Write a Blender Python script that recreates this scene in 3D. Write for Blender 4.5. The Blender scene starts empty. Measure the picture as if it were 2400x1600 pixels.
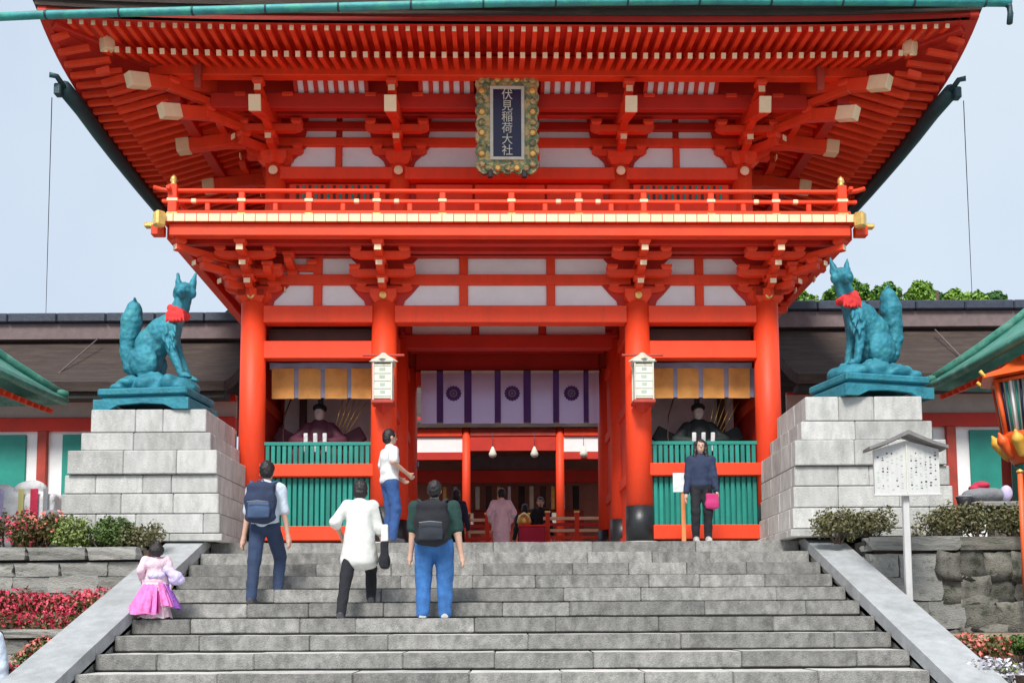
import bpy, bmesh, math, random
import numpy as np
from mathutils import Vector, Matrix, noise
R = random.Random(7)
NP = np.random.RandomState(5)
rad = math.radians
SC = bpy.context.scene
COL = SC.collection
TMP = bpy.data.scenes.new('workbench')        # scratch scene for growing surfaces, removed at the end

# ------------------------------------------------------------------ camera, sky, sun, exposure
ZC = -1.22                      # eye height relative to the paved terrace of the gate (z = 0)
F, TH, YH = 2400.0, math.atan(0.084), 1450.0
cam = bpy.data.objects.new('camera', bpy.data.cameras.new('camera'))
COL.objects.link(cam)
cam.location = (0, 0, ZC)
cam.rotation_euler = (Matrix.Rotation(math.pi/2 + TH, 3, 'X') @ Matrix.Rotation(rad(-0.3), 3, 'Z')).to_euler()
cam.data.lens = 36.0
cam.data.sensor_width = 36.0
cam.data.shift_y = 448.4/2400
cam.data.clip_start = 0.1
cam.data.clip_end = 2000
SC.camera = cam
W = bpy.data.worlds.new('World'); SC.world = W; W.use_nodes = True
nt = W.node_tree; nt.nodes.clear()
SUN_EL, SUN_AZ = rad(49), rad(194)
out = nt.nodes.new('ShaderNodeOutputWorld'); bg = nt.nodes.new('ShaderNodeBackground')
sky = nt.nodes.new('ShaderNodeTexSky'); sky.sky_type = 'NISHITA'; sky.sun_disc = False
sky.sun_elevation = SUN_EL; sky.sun_rotation = SUN_AZ; sky.air_density = 1.0; sky.dust_density = 3.0; sky.ozone_density = 1.2
tc = nt.nodes.new('ShaderNodeTexCoord'); nz = nt.nodes.new('ShaderNodeTexNoise')
nz.inputs['Scale'].default_value = 1.7; nz.inputs['Detail'].default_value = 5; nz.inputs['Roughness'].default_value = 0.45
rmp = nt.nodes.new('ShaderNodeValToRGB')
rmp.color_ramp.elements[0].position = 0.3; rmp.color_ramp.elements[0].color = (0.45, 0.57, 0.76, 1)
rmp.color_ramp.elements[1].position = 0.72; rmp.color_ramp.elements[1].color = (0.74, 0.82, 0.88, 1)
scl = nt.nodes.new('ShaderNodeVectorMath'); scl.operation = 'SCALE'; scl.inputs['Scale'].default_value = 8.6
mx = nt.nodes.new('ShaderNodeMix'); mx.data_type = 'RGBA'; mx.inputs['Factor'].default_value = 0.86
L = nt.links.new
L(tc.outputs['Generated'], nz.inputs['Vector']); L(nz.outputs['Fac'], rmp.inputs['Fac']); L(rmp.outputs['Color'], scl.inputs[0])
L(sky.outputs['Color'], mx.inputs['A']); L(scl.outputs['Vector'], mx.inputs['B']); L(mx.outputs['Result'], bg.inputs['Color'])
bg.inputs['Strength'].default_value = 0.085
L(bg.outputs['Background'], out.inputs['Surface'])
sun = bpy.data.objects.new('sun', bpy.data.lights.new('sun', 'SUN')); COL.objects.link(sun)
sun.data.energy = 2.75; sun.data.angle = rad(18); sun.data.color = (1, 0.96, 0.9)
sd = Vector((math.sin(SUN_AZ)*math.cos(SUN_EL), math.cos(SUN_AZ)*math.cos(SUN_EL), math.sin(SUN_EL)))
sun.rotation_euler = sd.to_track_quat('Z', 'Y').to_euler()
SC.view_settings.view_transform = 'Standard'; SC.view_settings.look = 'None'
SC.view_settings.exposure = 0.68; SC.view_settings.gamma = 1.0

# ------------------------------------------------------------------ measuring: photo pixel (2352 wide view) + distance -> metres
def Z(v, y, src=False):
    v = v if src else v*2400/2352
    b = (800+448.4-v)/F
    return ZC + y*(math.sin(TH)+b*math.cos(TH))/(math.cos(TH)-b*math.sin(TH))
def X(u, v, y, src=False):
    z = Z(v, y, src); u = u if src else u*2400/2352
    return (u-1200)/F*(y*math.cos(TH)+(z-ZC)*math.sin(TH))

# ------------------------------------------------------------------ materials
MATS = {}
def mat(name, c, rough=.6, var=.15, scale=3, bump=.15, bscale=30, rnd=.08, metal=0, c2=None, c2scale=5, c2t=(.5, .62), aniso=None, spec=.5):
    m = bpy.data.materials.new(name); m.use_nodes = True; n = m.node_tree.nodes; l = m.node_tree.links.new
    p = n['Principled BSDF']; p.inputs['Roughness'].default_value = rough; p.inputs['Metallic'].default_value = metal
    p.inputs['Specular IOR Level'].default_value = spec
    t = n.new('ShaderNodeTexCoord'); oi = n.new('ShaderNodeObjectInfo')
    mu = n.new('ShaderNodeMath'); mu.operation = 'MULTIPLY'; mu.inputs[1].default_value = 37.0; l(oi.outputs['Random'], mu.inputs[0])
    ad = n.new('ShaderNodeVectorMath'); ad.operation = 'ADD'; l(t.outputs['Object'], ad.inputs[0]); l(mu.outputs[0], ad.inputs[1])
    src = ad.outputs[0]
    if aniso:
        mp = n.new('ShaderNodeMapping'); mp.inputs['Scale'].default_value = aniso; l(src, mp.inputs['Vector']); src = mp.outputs[0]
    a = n.new('ShaderNodeTexNoise'); a.inputs['Scale'].default_value = scale; a.inputs['Detail'].default_value = 6; a.inputs['Roughness'].default_value = .62; l(src, a.inputs['Vector'])
    r = n.new('ShaderNodeValToRGB'); e = r.color_ramp.elements
    e[0].position = .28; e[1].position = .72
    e[0].color = tuple(max(0, x*(1-var)) for x in c)+(1,); e[1].color = tuple(min(1, x*(1+var)) for x in c)+(1,)
    l(a.outputs['Fac'], r.inputs['Fac']); colr = r.outputs['Color']
    if c2:
        b2 = n.new('ShaderNodeTexNoise'); b2.inputs['Scale'].default_value = c2scale; b2.inputs['Detail'].default_value = 8; b2.inputs['Roughness'].default_value = .7; l(src, b2.inputs['Vector'])
        r2 = n.new('ShaderNodeMapRange'); r2.inputs['From Min'].default_value = c2t[0]; r2.inputs['From Max'].default_value = c2t[1]; l(b2.outputs['Fac'], r2.inputs['Value'])
        k = n.new('ShaderNodeMix'); k.data_type = 'RGBA'; l(r2.outputs[0], k.inputs['Factor']); l(colr, k.inputs['A']); k.inputs['B'].default_value = tuple(c2)+(1,); colr = k.outputs['Result']
    if rnd:
        hv = n.new('ShaderNodeHueSaturation'); mr = n.new('ShaderNodeMapRange'); mr.inputs['To Min'].default_value = 1-rnd; mr.inputs['To Max'].default_value = 1+rnd
        l(oi.outputs['Random'], mr.inputs['Value']); l(mr.outputs[0], hv.inputs['Value']); l(colr, hv.inputs['Color']); colr = hv.outputs['Color']
    l(colr, p.inputs['Base Color'])
    rr = n.new('ShaderNodeMapRange'); rr.inputs['To Min'].default_value = max(.05, rough-.12); rr.inputs['To Max'].default_value = min(1, rough+.12); l(a.outputs['Fac'], rr.inputs['Value']); l(rr.outputs[0], p.inputs['Roughness'])
    if bump:
        bn = n.new('ShaderNodeTexNoise'); bn.inputs['Scale'].default_value = bscale; bn.inputs['Detail'].default_value = 5; l(src, bn.inputs['Vector'])
        bp = n.new('ShaderNodeBump'); bp.inputs['Strength'].default_value = bump; bp.inputs['Distance'].default_value = .03; l(bn.outputs['Fac'], bp.inputs['Height']); l(bp.outputs[0], p.inputs['Normal'])
    MATS[name] = m
    return m
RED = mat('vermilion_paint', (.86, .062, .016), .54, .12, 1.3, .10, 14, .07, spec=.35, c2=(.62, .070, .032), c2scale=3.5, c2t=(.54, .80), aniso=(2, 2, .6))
RED2 = mat('shaded_vermilion_paint', (.55, .022, .008), .58, .18, 1.6, .06, 14, .08)  # same vermilion, darkened: shade of eaves and recesses put into the colour
REDW = mat('weathered_red_paint', (.42, .05, .03), .6, .25, 3, .1, 14, .1)
CREAM = mat('cream_end_paint', (.92, .68, .42), .5, .08, 6, .03, 20, .06)
GOLD = mat('gilt_fitting', (.85, .55, .16), .35, .2, 9, .2, 40, .1, metal=.55)
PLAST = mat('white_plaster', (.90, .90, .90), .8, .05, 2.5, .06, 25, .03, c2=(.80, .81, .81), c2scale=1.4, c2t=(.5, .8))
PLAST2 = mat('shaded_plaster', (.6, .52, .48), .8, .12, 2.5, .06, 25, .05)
LATT = mat('green_lattice_paint', (.012, .24, .19), .5, .2, 2, .08, 20, .18)
TEAL = mat('copper_gutter', (.035, .27, .27), .55, .3, 5, .25, 30, .1, c2=(.05, .36, .27), c2scale=3)
TEALD = mat('dark_copper', (.012, .05, .06), .5, .3, 5, .25, 30, .1)
BARK = mat('bark_roofing', (.060, .040, .033), .95, .35, 4, .9, 50, .05, aniso=(.5, 2.5, 2.5), c2=(.10, .075, .06), c2scale=2.2, c2t=(.48, .7))
TILE = mat('ridge_tile', (.035, .045, .07), .5, .3, 8, .3, 30, .15)
MAUVE = mat('ridge_board', (.17, .125, .125), .8, .2, 5, .2, 30, .05)
COPR = mat('verdigris_roofing', (.05, .25, .185), .55, .35, 4, .3, 25, .15, c2=(.22, .45, .38), c2scale=3, c2t=(.5, .75))
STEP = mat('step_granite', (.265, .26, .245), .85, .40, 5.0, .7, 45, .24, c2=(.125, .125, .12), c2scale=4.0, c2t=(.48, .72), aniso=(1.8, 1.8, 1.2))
STEPF = mat('skylit_tread_granite', (.56, .55, .52), .85, .22, 4.0, .5, 45, .12, c2=(.2, .2, .19), c2scale=6, c2t=(.58, .72))  # step tops: sky light on the treads put into a paler stone colour
PAVE = mat('pave_granite', (.33, .32, .30), .85, .25, 2.5, .4, 40, .12)
RAMP = mat('smooth_granite', (.37, .39, .40), .8, .16, 6, .4, 80, .07, c2=(.25, .265, .26), c2scale=1.6, c2t=(.5, .75))
PED = mat('pedestal_granite', (.52, .52, .50), .85, .2, 5, .55, 60, .15, c2=(.30, .31, .28), c2scale=1.8, c2t=(.52, .74), aniso=(1.6, 1.6, .6))
WALLS = mat('wall_stone', (.33, .325, .30), .9, .25, 3, .7, 25, .22, c2=(.14, .15, .12), c2scale=3, c2t=(.5, .66))
ROCK = mat('field_rock', (.19, .18, .155), .95, .45, 5, 1.0, 26, .35, c2=(.055, .062, .04), c2scale=2.5, c2t=(.48, .62))
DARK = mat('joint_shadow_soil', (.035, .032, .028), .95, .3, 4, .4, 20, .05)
SOIL = mat('planting_soil', (.09, .06, .04), .95, .3, 4, .6, 20, .05)
GRND = mat('gravel_ground', (.26, .25, .23), .95, .2, 1.2, .6, 60, .0)
BRONZE = mat('patinated_bronze', (.024, .20, .27), .66, .35, 5, .4, 25, .04, metal=.25, c2=(.05, .29, .33), c2scale=3, c2t=(.46, .72))
BIB = mat('red_bib_cloth', (.72, .035, .035), .8, .15, 8, .3, 60, .05)
BLACK = mat('black_metal_sleeve', (.018, .022, .026), .4, .3, 4, .1, 30, .1)
IRON = mat('dark_iron', (.04, .04, .05), .5, .2, 6, .1, 30, .1)
NAVY = mat('navy_lacquer', (.010, .012, .05), .35, .3, 4, .05, 30, .05)
ORN = mat('green_gilt_carving', (.16, .22, .12), .5, .5, 7, .6, 30, .1, metal=.2, c2=(.60, .46, .20), c2scale=9, c2t=(.46, .56))
IVORY = mat('pale_frame_paint', (.62, .62, .52), .5, .15, 6, .1, 30, .05)
PAPER = mat('lantern_paper', (.72, .72, .62), .8, .08, 5, .05, 30, .05)
NOREN = mat('white_curtain_cloth', (.82, .77, .90), .9, .06, 2, .1, 60, .03)
_n = NOREN.node_tree.nodes; _t = _n.new('ShaderNodeBsdfTranslucent'); _t.inputs['Color'].default_value = (.64, .60, .98, 1); _m = _n.new('ShaderNodeMixShader'); _m.inputs[0].default_value = .6
NOREN.node_tree.links.new(_n['Principled BSDF'].outputs[0], _m.inputs[1]); NOREN.node_tree.links.new(_t.outputs[0], _m.inputs[2]); NOREN.node_tree.links.new(_m.outputs[0], _n['Material Output'].inputs['Surface'])
PURP = mat('purple_cloth', (.10, .05, .24), .9, .15, 3, .1, 60, .05)
ORCL = mat('ochre_curtain_cloth', (.60, .27, .07), .9, .25, 3, .2, 60, .08)
GREYB = mat('blue_grey_cloth', (.24, .24, .34), .9, .2, 3, .1, 60, .05)
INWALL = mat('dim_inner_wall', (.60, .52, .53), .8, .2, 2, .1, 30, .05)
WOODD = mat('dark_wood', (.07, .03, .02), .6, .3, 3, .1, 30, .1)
WOODP = mat('pale_weathered_wood', (.55, .55, .54), .8, .10, 4, .15, 40, .05, aniso=(6, 6, 1))
ROOFW = mat('grey_weathered_wood', (.19, .18, .18), .85, .3, 5, .2, 30, .05)
INK = mat('ink', (.06, .06, .07), .8, .2, 10, 0, 30, 0)
SKIN = mat('skin', (.56, .34, .25), .55, .06, 9, .04, 90, .05)
HAIR = mat('black_hair', (.012, .009, .010), .5, .3, 30, .3, 90, .1)
def cloth(n, c, v=.14): return mat(n, c, .88, v, 7, .75, 12, .02, aniso=(1, 1, .7))
C_LBLUE = cloth('pale_blue_cotton', (.58, .66, .76)); C_NAVY = cloth('navy_fabric', (.022, .035, .08)); C_JEAN = cloth('dark_denim', (.025, .045, .10))
C_BLUEJ = cloth('blue_denim', (.035, .14, .38), .3); C_MIDJ = cloth('mid_denim', (.03, .085, .25), .25); C_WHITE = cloth('white_cotton', (.74, .75, .76))
C_GREEN = cloth('dark_green_cotton', (.012, .045, .04)); C_BLK = cloth('black_fabric', (.012, .013, .018)); C_LINEN = mat('pale_linen', (.64, .65, .62), .88, .10, 7, .45, 11, .02)
C_PINK = cloth('pink_kimono_silk', (.88, .20, .52), .4); C_LPINK = cloth('pale_pink_silk', (.72, .52, .60), .12); C_LILAC = cloth('lilac_silk', (.62, .55, .82)); C_PURP = cloth('purple_silk', (.22, .07, .36), .4)
C_RED = cloth('red_fabric', (.55, .03, .08)); C_GREY = cloth('grey_fabric', (.22, .23, .25)); C_RUB = mat('rubber', (.05, .05, .06), .7, .2, 8, .1, 30, .1)
SHOE = mat('pale_shoe', (.5, .48, .46), .6, .1, 8, .1, 30, .1)
def leafm(n, c, v=.4): 
    m = mat(n, c, .55, v, 9, 0, 30, .05); p = m.node_tree.nodes['Principled BSDF']; p.inputs['Subsurface Weight'].default_value = 0
    return m
LF_G = leafm('leaf_green', (.075, .135, .025)); LF_D = leafm('leaf_dry_olive', (.125, .12, .05)); LF_L = leafm('leaf_light', (.20, .26, .07)); LF_R = leafm('azalea_leaf', (.09, .085, .02))
LF_T = leafm('tree_leaf', (.045, .14, .02), .5); LF_T2 = leafm('tree_leaf_bright', (.16, .30, .03), .4)
FL_R = leafm('azalea_bloom_red', (.66, .075, .12), .35); FL_P = leafm('azalea_bloom_coral', (.72, .20, .15), .3); FL_W = leafm('pale_bloom', (.62, .60, .66), .2); FL_M = leafm('azalea_bloom_crimson', (.42, .015, .05), .3)
BRK = mat('bark_brown', (.08, .055, .04), .9, .3, 8, .5, 30, .1)

# ------------------------------------------------------------------ helpers
def tmpdg():
    with bpy.context.temp_override(scene=TMP, view_layer=TMP.view_layers[0]):
        d = bpy.context.evaluated_depsgraph_get(); d.update(); return d
def mk(name, verts, faces, mats, mi=None, smooth=False):
    me = bpy.data.meshes.new(name); me.from_pydata([tuple(v) for v in verts], [], faces); me.update()
    for m in (mats if isinstance(mats, (list, tuple)) else [mats]): me.materials.append(m)
    if mi: me.polygons.foreach_set('material_index', mi)
    if smooth: me.polygons.foreach_set('use_smooth', [True]*len(me.polygons))
    return me
def bm2(bm, name, m, smooth=False):
    me = bpy.data.meshes.new(name); bmesh.ops.recalc_face_normals(bm, faces=bm.faces); bm.to_mesh(me); bm.free()
    for q in (m if isinstance(m, (list, tuple)) else [m]): me.materials.append(q)
    if smooth: me.polygons.foreach_set('use_smooth', [True]*len(me.polygons))
    return me
CACHE = {}
def boxm(w, d, h, m, bev=.012, front=None):
    """box centred on x/y, resting on z = 0; front: material of the -y face"""
    k = (round(w, 3), round(d, 3), round(h, 3), m.name, bev, front.name if front else None)
    if k in CACHE: return CACHE[k]
    bm = bmesh.new(); bmesh.ops.create_cube(bm, size=1)
    for v in bm.verts: v.co = Vector((v.co.x*w, v.co.y*d, (v.co.z+.5)*h))
    if front:
        bm.faces.ensure_lookup_table()
        for f in bm.faces:
            if f.normal.y < -.9: f.material_index = 1
    if bev: bmesh.ops.bevel(bm, geom=list(bm.edges), offset=min(bev, w/3, d/3, h/3), segments=1, affect='EDGES')
    me = bm2(bm, 'piece', [m, front] if front else m); CACHE[k] = me
    return me
def cylm(r0, r1, h, m, n=20, caps=True, smooth=True):
    k = ('c', r0, r1, round(h, 3), m.name, n)
    if k in CACHE: return CACHE[k]
    bm = bmesh.new(); bmesh.ops.create_cone(bm, cap_ends=caps, segments=n, radius1=r0, radius2=r1, depth=h)
    for v in bm.verts: v.co.z += h/2
    me = bm2(bm, 'round_piece', m)
    for p in me.polygons: p.use_smooth = abs(p.normal.z) < .7
    CACHE[k] = me
    return me
def lathe(prof, m, n=20, smooth=True):
    vs, fs = [], []
    for r, z in prof:
        for i in range(n): a = 2*math.pi*i/n; vs.append((r*math.cos(a), r*math.sin(a), z))
    for j in range(len(prof)-1):
        for i in range(n): fs.append((j*n+i, j*n+(i+1) % n, (j+1)*n+(i+1) % n, (j+1)*n+i))
    fs.append(tuple(range(n))[::-1]); fs.append(tuple((len(prof)-1)*n+i for i in range(n)))
    me = mk('turned', vs, fs, m)
    for p in me.polygons: p.use_smooth = smooth and abs(p.normal.z) < .9
    return me
def prism(poly, t, m, axis='y'):
    """polygon in (a, z), extruded by t along the other horizontal axis, centred"""
    n = len(poly); vs = []
    for s in (-.5, .5):
        for a, z in poly: vs.append((a, s*t, z) if axis == 'y' else (s*t, a, z))
    fs = [tuple(range(n)), tuple(range(2*n-1, n-1, -1))]+[(i, n+i, n+(i+1) % n, (i+1) % n) for i in range(n)]
    bm = bmesh.new(); q = [bm.verts.new(v) for v in vs]
    for f in fs: bm.faces.new([q[i] for i in f])
    return bm2(bm, 'profile_piece', m)
def tubem(pts, r, m, n=8, cyc=False):
    vs, fs = [], []; P = [Vector(p) for p in pts]; rs = r if isinstance(r, (list, tuple)) else [r]*len(P)
    for i, p in enumerate(P):
        t = (P[min(i+1, len(P)-1)]-P[max(i-1, 0)]).normalized(); a = t.orthogonal().normalized() if abs(t.z) > .98 else t.cross(Vector((0, 0, 1))).normalized(); b = t.cross(a)
        for k in range(n): an = 2*math.pi*k/n; vs.append(p+(a*math.cos(an)+b*math.sin(an))*rs[i])
    for i in range(len(P)-1):
        for k in range(n): fs.append((i*n+k, i*n+(k+1) % n, (i+1)*n+(k+1) % n, (i+1)*n+k))
    fs.append(tuple(range(n))[::-1]); fs.append(tuple((len(P)-1)*n+i for i in range(n)))
    return mk('tube', vs, fs, m, smooth=True)
def ob(name, me, parent=None, loc=(0, 0, 0), rot=(0, 0, 0), sc=(1, 1, 1)):
    o = bpy.data.objects.new(name, me); COL.objects.link(o); o.location = loc; o.rotation_euler = rot; o.scale = sc
    if parent: o.parent = parent
    return o
def tag(o, label, cat, group=None):
    o['label'] = label; o['category'] = cat
    if group: o['group'] = group
    return o
def thing(name, label, cat, loc=(0, 0, 0), rz=0, group=None):
    return tag(ob(name, None, None, loc, (0, 0, rz)), label, cat, group)
def struct(o): o['kind'] = 'structure'; return o
def stuff(o): o['kind'] = 'stuff'; return o
def B(name, par, x0, x1, y0, y1, z0, z1, m, bev=.01, front=None):
    return ob(name, boxm(abs(x1-x0), abs(y1-y0), abs(z1-z0), m, bev, front), par, ((x0+x1)/2, (y0+y1)/2, min(z0, z1)))
try:
    import openvdb as vdb
except ImportError:
    try: import pyopenvdb as vdb
    except ImportError: vdb = None
def grow_field(prims, vox, k):
    """smooth union of tapered limbs ('c'), ellipsoids ('e') and rounded boxes ('b') as a distance field, meshed"""
    def ext(p):
        if p[0] == 'c': a, b = np.array(p[1], float), np.array(p[3], float); r = max(p[2], p[4]); return np.minimum(a, b)-r, np.maximum(a, b)+r
        c = np.array(p[1], float); q = np.array(p[2], float)*(1 if p[0] == 'e' else .5)
        if len(p) > 3: q = np.full(3, np.linalg.norm(q))
        return c-q, c+q
    es = [ext(p) for p in prims]; pad = 3*vox+k
    lo = np.min([e[0] for e in es], 0)-pad-vox; hi = np.max([e[1] for e in es], 0)+pad+vox
    n = np.ceil((hi-lo)/vox).astype(int)+1; BIG = 4*vox
    fld = np.full(n, BIG, np.float32)
    for p, (e0, e1) in zip(prims, es):
        i0 = np.maximum(0, ((e0-pad-lo)/vox).astype(int)); i1 = np.minimum(n, ((e1+pad-lo)/vox).astype(int)+2)
        g = [np.arange(i0[t], i1[t])*vox+lo[t] for t in range(3)]
        P = np.stack(np.meshgrid(*g, indexing='ij'), -1)
        if p[0] == 'c':
            a, b = np.array(p[1], float), np.array(p[3], float); ba = b-a; pa = P-a; h = np.clip((pa@ba)/max(1e-9, ba@ba), 0, 1)
            d = np.sqrt(((pa-h[..., None]*ba)**2).sum(-1))-(p[2]+(p[4]-p[2])*h)
        else:
            q = P-np.array(p[1], float)
            if len(p) > 3: q = q @ np.array(Matrix.Rotation(p[3], 3, p[4]))
            if p[0] == 'e':
                r = np.array(p[2], float); k0 = np.sqrt(((q/r)**2).sum(-1)); k1 = np.sqrt(((q/r**2)**2).sum(-1))+1e-9; d = k0*(k0-1)/k1
            else:
                hs = np.array(p[2], float)*.5; rr = min(hs)*.35; w = np.abs(q)-(hs-rr); d = np.sqrt((np.maximum(w, 0)**2).sum(-1))+np.minimum(w.max(-1), 0)-rr
        sl = tuple(slice(i0[t], i1[t]) for t in range(3)); f = fld[sl]
        h = np.maximum(k-np.abs(f-d), 0)/k; fld[sl] = np.minimum(f, d)-h*h*k*.25
    G_ = vdb.FloatGrid(background=float(BIG)); G_.copyFromArray(np.clip(fld, -BIG, BIG))
    pt, qd = G_.convertToQuads(isovalue=0)
    return pt*vox+lo, qd
def sculpt(name, prims, m, vox=.012, it=4, parent=None, jit=0, jsc=8, loc=(0, 0, 0), rot=(0, 0, 0), k=None):
    """one continuous surface grown over limbs, ellipsoids and boxes"""
    if vdb:
        pts, qd = grow_field(prims, vox, k if k else min(.03, vox*2.2))
        me2 = bpy.data.meshes.new(name); me2.from_pydata(pts.tolist(), [], qd.tolist()); me2.update()
        if len(me2.polygons):
            e = max(me2.vertices, key=lambda v: v.co.z)
            if e.normal.z < 0: me2.flip_normals(); me2.update()
    else:
        bm = bmesh.new()
        for p in prims:
            if p[0] == 'c':
                a, b = Vector(p[1]), Vector(p[3])
                for j in range(8): f = j/7; bmesh.ops.create_icosphere(bm, subdivisions=2, radius=p[2]+(p[4]-p[2])*f, matrix=Matrix.Translation(a.lerp(b, f)))
            else:
                mt = Matrix.Translation(p[1]) @ (Matrix.Rotation(p[3], 4, p[4]) if len(p) > 3 else Matrix()) @ Matrix.Diagonal((*p[2], 1))
                (bmesh.ops.create_icosphere(bm, subdivisions=3, radius=1, matrix=mt) if p[0] == 'e' else bmesh.ops.create_cube(bm, size=1, matrix=mt))
        me2 = bpy.data.meshes.new(name); bm.to_mesh(me2); bm.free()
    me2.materials.append(m)
    if jit:
        nv = len(me2.vertices); nr = np.empty(nv*3); me2.vertices.foreach_get('normal', nr); cc = np.empty(nv*3); me2.vertices.foreach_get('co', cc); cc = cc.reshape(-1, 3)
        am = np.array([noise.noise(Vector(q)*jsc) for q in cc])*jit
        me2.vertices.foreach_set('co', (cc+nr.reshape(-1, 3)*am[:, None]).ravel()); me2.update()
    me2.polygons.foreach_set('use_smooth', [True]*len(me2.polygons))
    return ob(name, me2, parent, loc, rot)

# ------------------------------------------------------------------ ground, paving, stairs
GZ = -2.8
N = 40
struct(ob('ground', mk('ground', [(-400, -60, GZ), (400, -60, GZ), (400, 600, GZ), (-400, 600, GZ)], [(0, 1, 2, 3)], GRND)))
YT, TR, RI = 16.2, .55, .20
SX0, SX1 = -4.78, 4.55
terr = struct(ob('terrace', boxm(70, 60, 2.76, PAVE, 0), None, (0, YT+.62+30, GZ)))
# paving slabs of the landing
y = YT+.62; row = 0
while y < 24:
    d = .62; x = SX0-.0+(row % 2)*-.4
    while x < SX1+.3:
        w = R.uniform(.8, 1.3); B('paving_slab', terr, x+.004, x+w-.004, y-(YT+30.62)+.004, y-(YT+30.62)+d-.004, 2.70, 2.80+R.uniform(-.003, .003), PAVE, .008); x += w
    y += d; row += 1
nst = 14
prof = [(YT+.62, GZ+.001), (YT+.62, -.012)]
for i in range(nst):
    prof += [(YT-TR*i+.03, -RI*i-.012), (YT-TR*i+.03, -RI*(i+1)-.012)]
prof += [(YT-TR*nst+.03, GZ+.001)]
pp = [(a, z) for a, z in prof]
stairs = struct(ob('stone_stairs', prism(pp, SX1-SX0-.02, DARK, 'x'), None, ((SX0+SX1)/2, 0, 0)))
for i in range(nst+0):
    yf = YT-TR*i; zt = -RI*i; x = SX0
    dpt = TR+.06 if i else .64
    while x < SX1-.01:
        w = R.uniform(.7, 1.9)
        if SX1-(x+w) < .45: w = SX1-x
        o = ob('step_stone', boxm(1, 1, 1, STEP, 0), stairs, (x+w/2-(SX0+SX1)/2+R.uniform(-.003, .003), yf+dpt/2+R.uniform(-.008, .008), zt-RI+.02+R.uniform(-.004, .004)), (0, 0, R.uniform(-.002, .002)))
        k = (round(w, 1), i == 0)
        if ('st',)+k not in CACHE:
            bm = bmesh.new(); bmesh.ops.create_cube(bm, size=1)
            for v in bm.verts: v.co = Vector((v.co.x*(round(w, 1)), v.co.y*dpt, (v.co.z+.5)*(RI-.02)))
            bmesh.ops.subdivide_edges(bm, edges=[e for e in bm.edges if abs(e.verts[0].co.x-e.verts[1].co.x) > .1], cuts=5)
            bmesh.ops.bevel(bm, geom=[e for e in bm.edges if len(e.link_faces) == 2 and e.calc_face_angle(0) > 1], offset=.010, segments=2, affect='EDGES')
            for v in bm.verts:
                if abs(v.co.x) < round(w, 1)/2-.03: v.co += noise.noise_vector(v.co*4+Vector((0, 0, w*9)))*.007
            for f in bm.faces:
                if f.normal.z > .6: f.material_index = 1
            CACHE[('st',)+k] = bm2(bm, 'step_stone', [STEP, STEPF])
        o.data = CACHE[('st',)+k]; o.scale = ((w-.006)/round(w, 1), 1, 1)
        x += w
# smooth sloping slabs that flank the stairs
def ramp(xi, xo, name_label):
    t = thing('stair_ramp_wall', name_label, 'ramp wall', ((xi+xo)/2, 0, 0))
    w = abs(xo-xi); sl = RI/TR; y0, y1 = YT+.25, YT-TR*nst-.3
    def zr(y): return (y-YT)*sl+.12
    L0 = [(y0+.45, zr(y0)), (y0, zr(y0))]
    body = [(y0+.45, -2.79), (y0+.45, zr(y0)-.17), (y0, zr(y0)-.17), (y1, zr(y1)-.17), (y1, -2.79)]
    ob('side_wall', prism(body, w-.06, WALLS, 'x'), t)
    ys = [y0+.45, y0]; yy = y0
    while yy > y1+.1: yy = max(y1, yy-1.55); ys.append(yy)
    for a, b in zip(ys[:-1], ys[1:]):
        za, zb = zr(min(a, y0)), zr(min(b, y0)); g = .004
        ob('coping_slab', prism([(a-g, za-.17), (a-g, za), (b+g, zb), (b+g, zb-.17)], w, RAMP, 'x'), t)
    return t
ramp(SX0-.58, SX0, 'smooth pale sloping granite slab wall on the left of the stairs')
ramp(SX1, SX1+.56, 'smooth pale sloping granite slab wall on the right of the stairs')

# ------------------------------------------------------------------ the gate
GY = 17.7
YAW = rad(1.0)
GM = Matrix.Translation((0, GY, 0)) @ Matrix.Rotation(YAW, 4, 'Z')
gate = thing('shrine_gate', 'huge two-storey vermilion shrine gate with balcony and deep raftered eaves above the stairs', 'gate', (0, GY, 0), YAW)
def gthing(name, label, cat, x, y, z, group=None):          # a thing hung on or standing in the gate; x,y local, y absolute distance
    p = GM @ Vector((x, y-GY, z)); t = thing(name, label, cat, p, YAW, group); return t
def G(name, x0, x1, y0, y1, z0, z1, m=RED, bev=.012, par=None, front=None):
    return B(name, par or gate, x0, x1, y0-GY, y1-GY, z0, z1, m, bev, front)
PX = [-4.52, -2.23, 2.23, 4.52]
ZT = Z(700, GY)                                             # pillar top
for yy in (GY, GY+2.4, GY+4.8):
    for x in PX:
        if yy == GY+2.4 and False: continue
        p = ob('pillar', cylm(.235, .215, ZT-.1, RED, 32), gate, (x, yy-GY, .1))
        ob('base_sleeve', cylm(.250, .247, .62, BLACK, 32), p, (0, 0, 0))
        ob('pillar_foot_stone', lathe([(.42, -.1), (.42, -.03), (.34, 0)], PED, 24), p)
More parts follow.
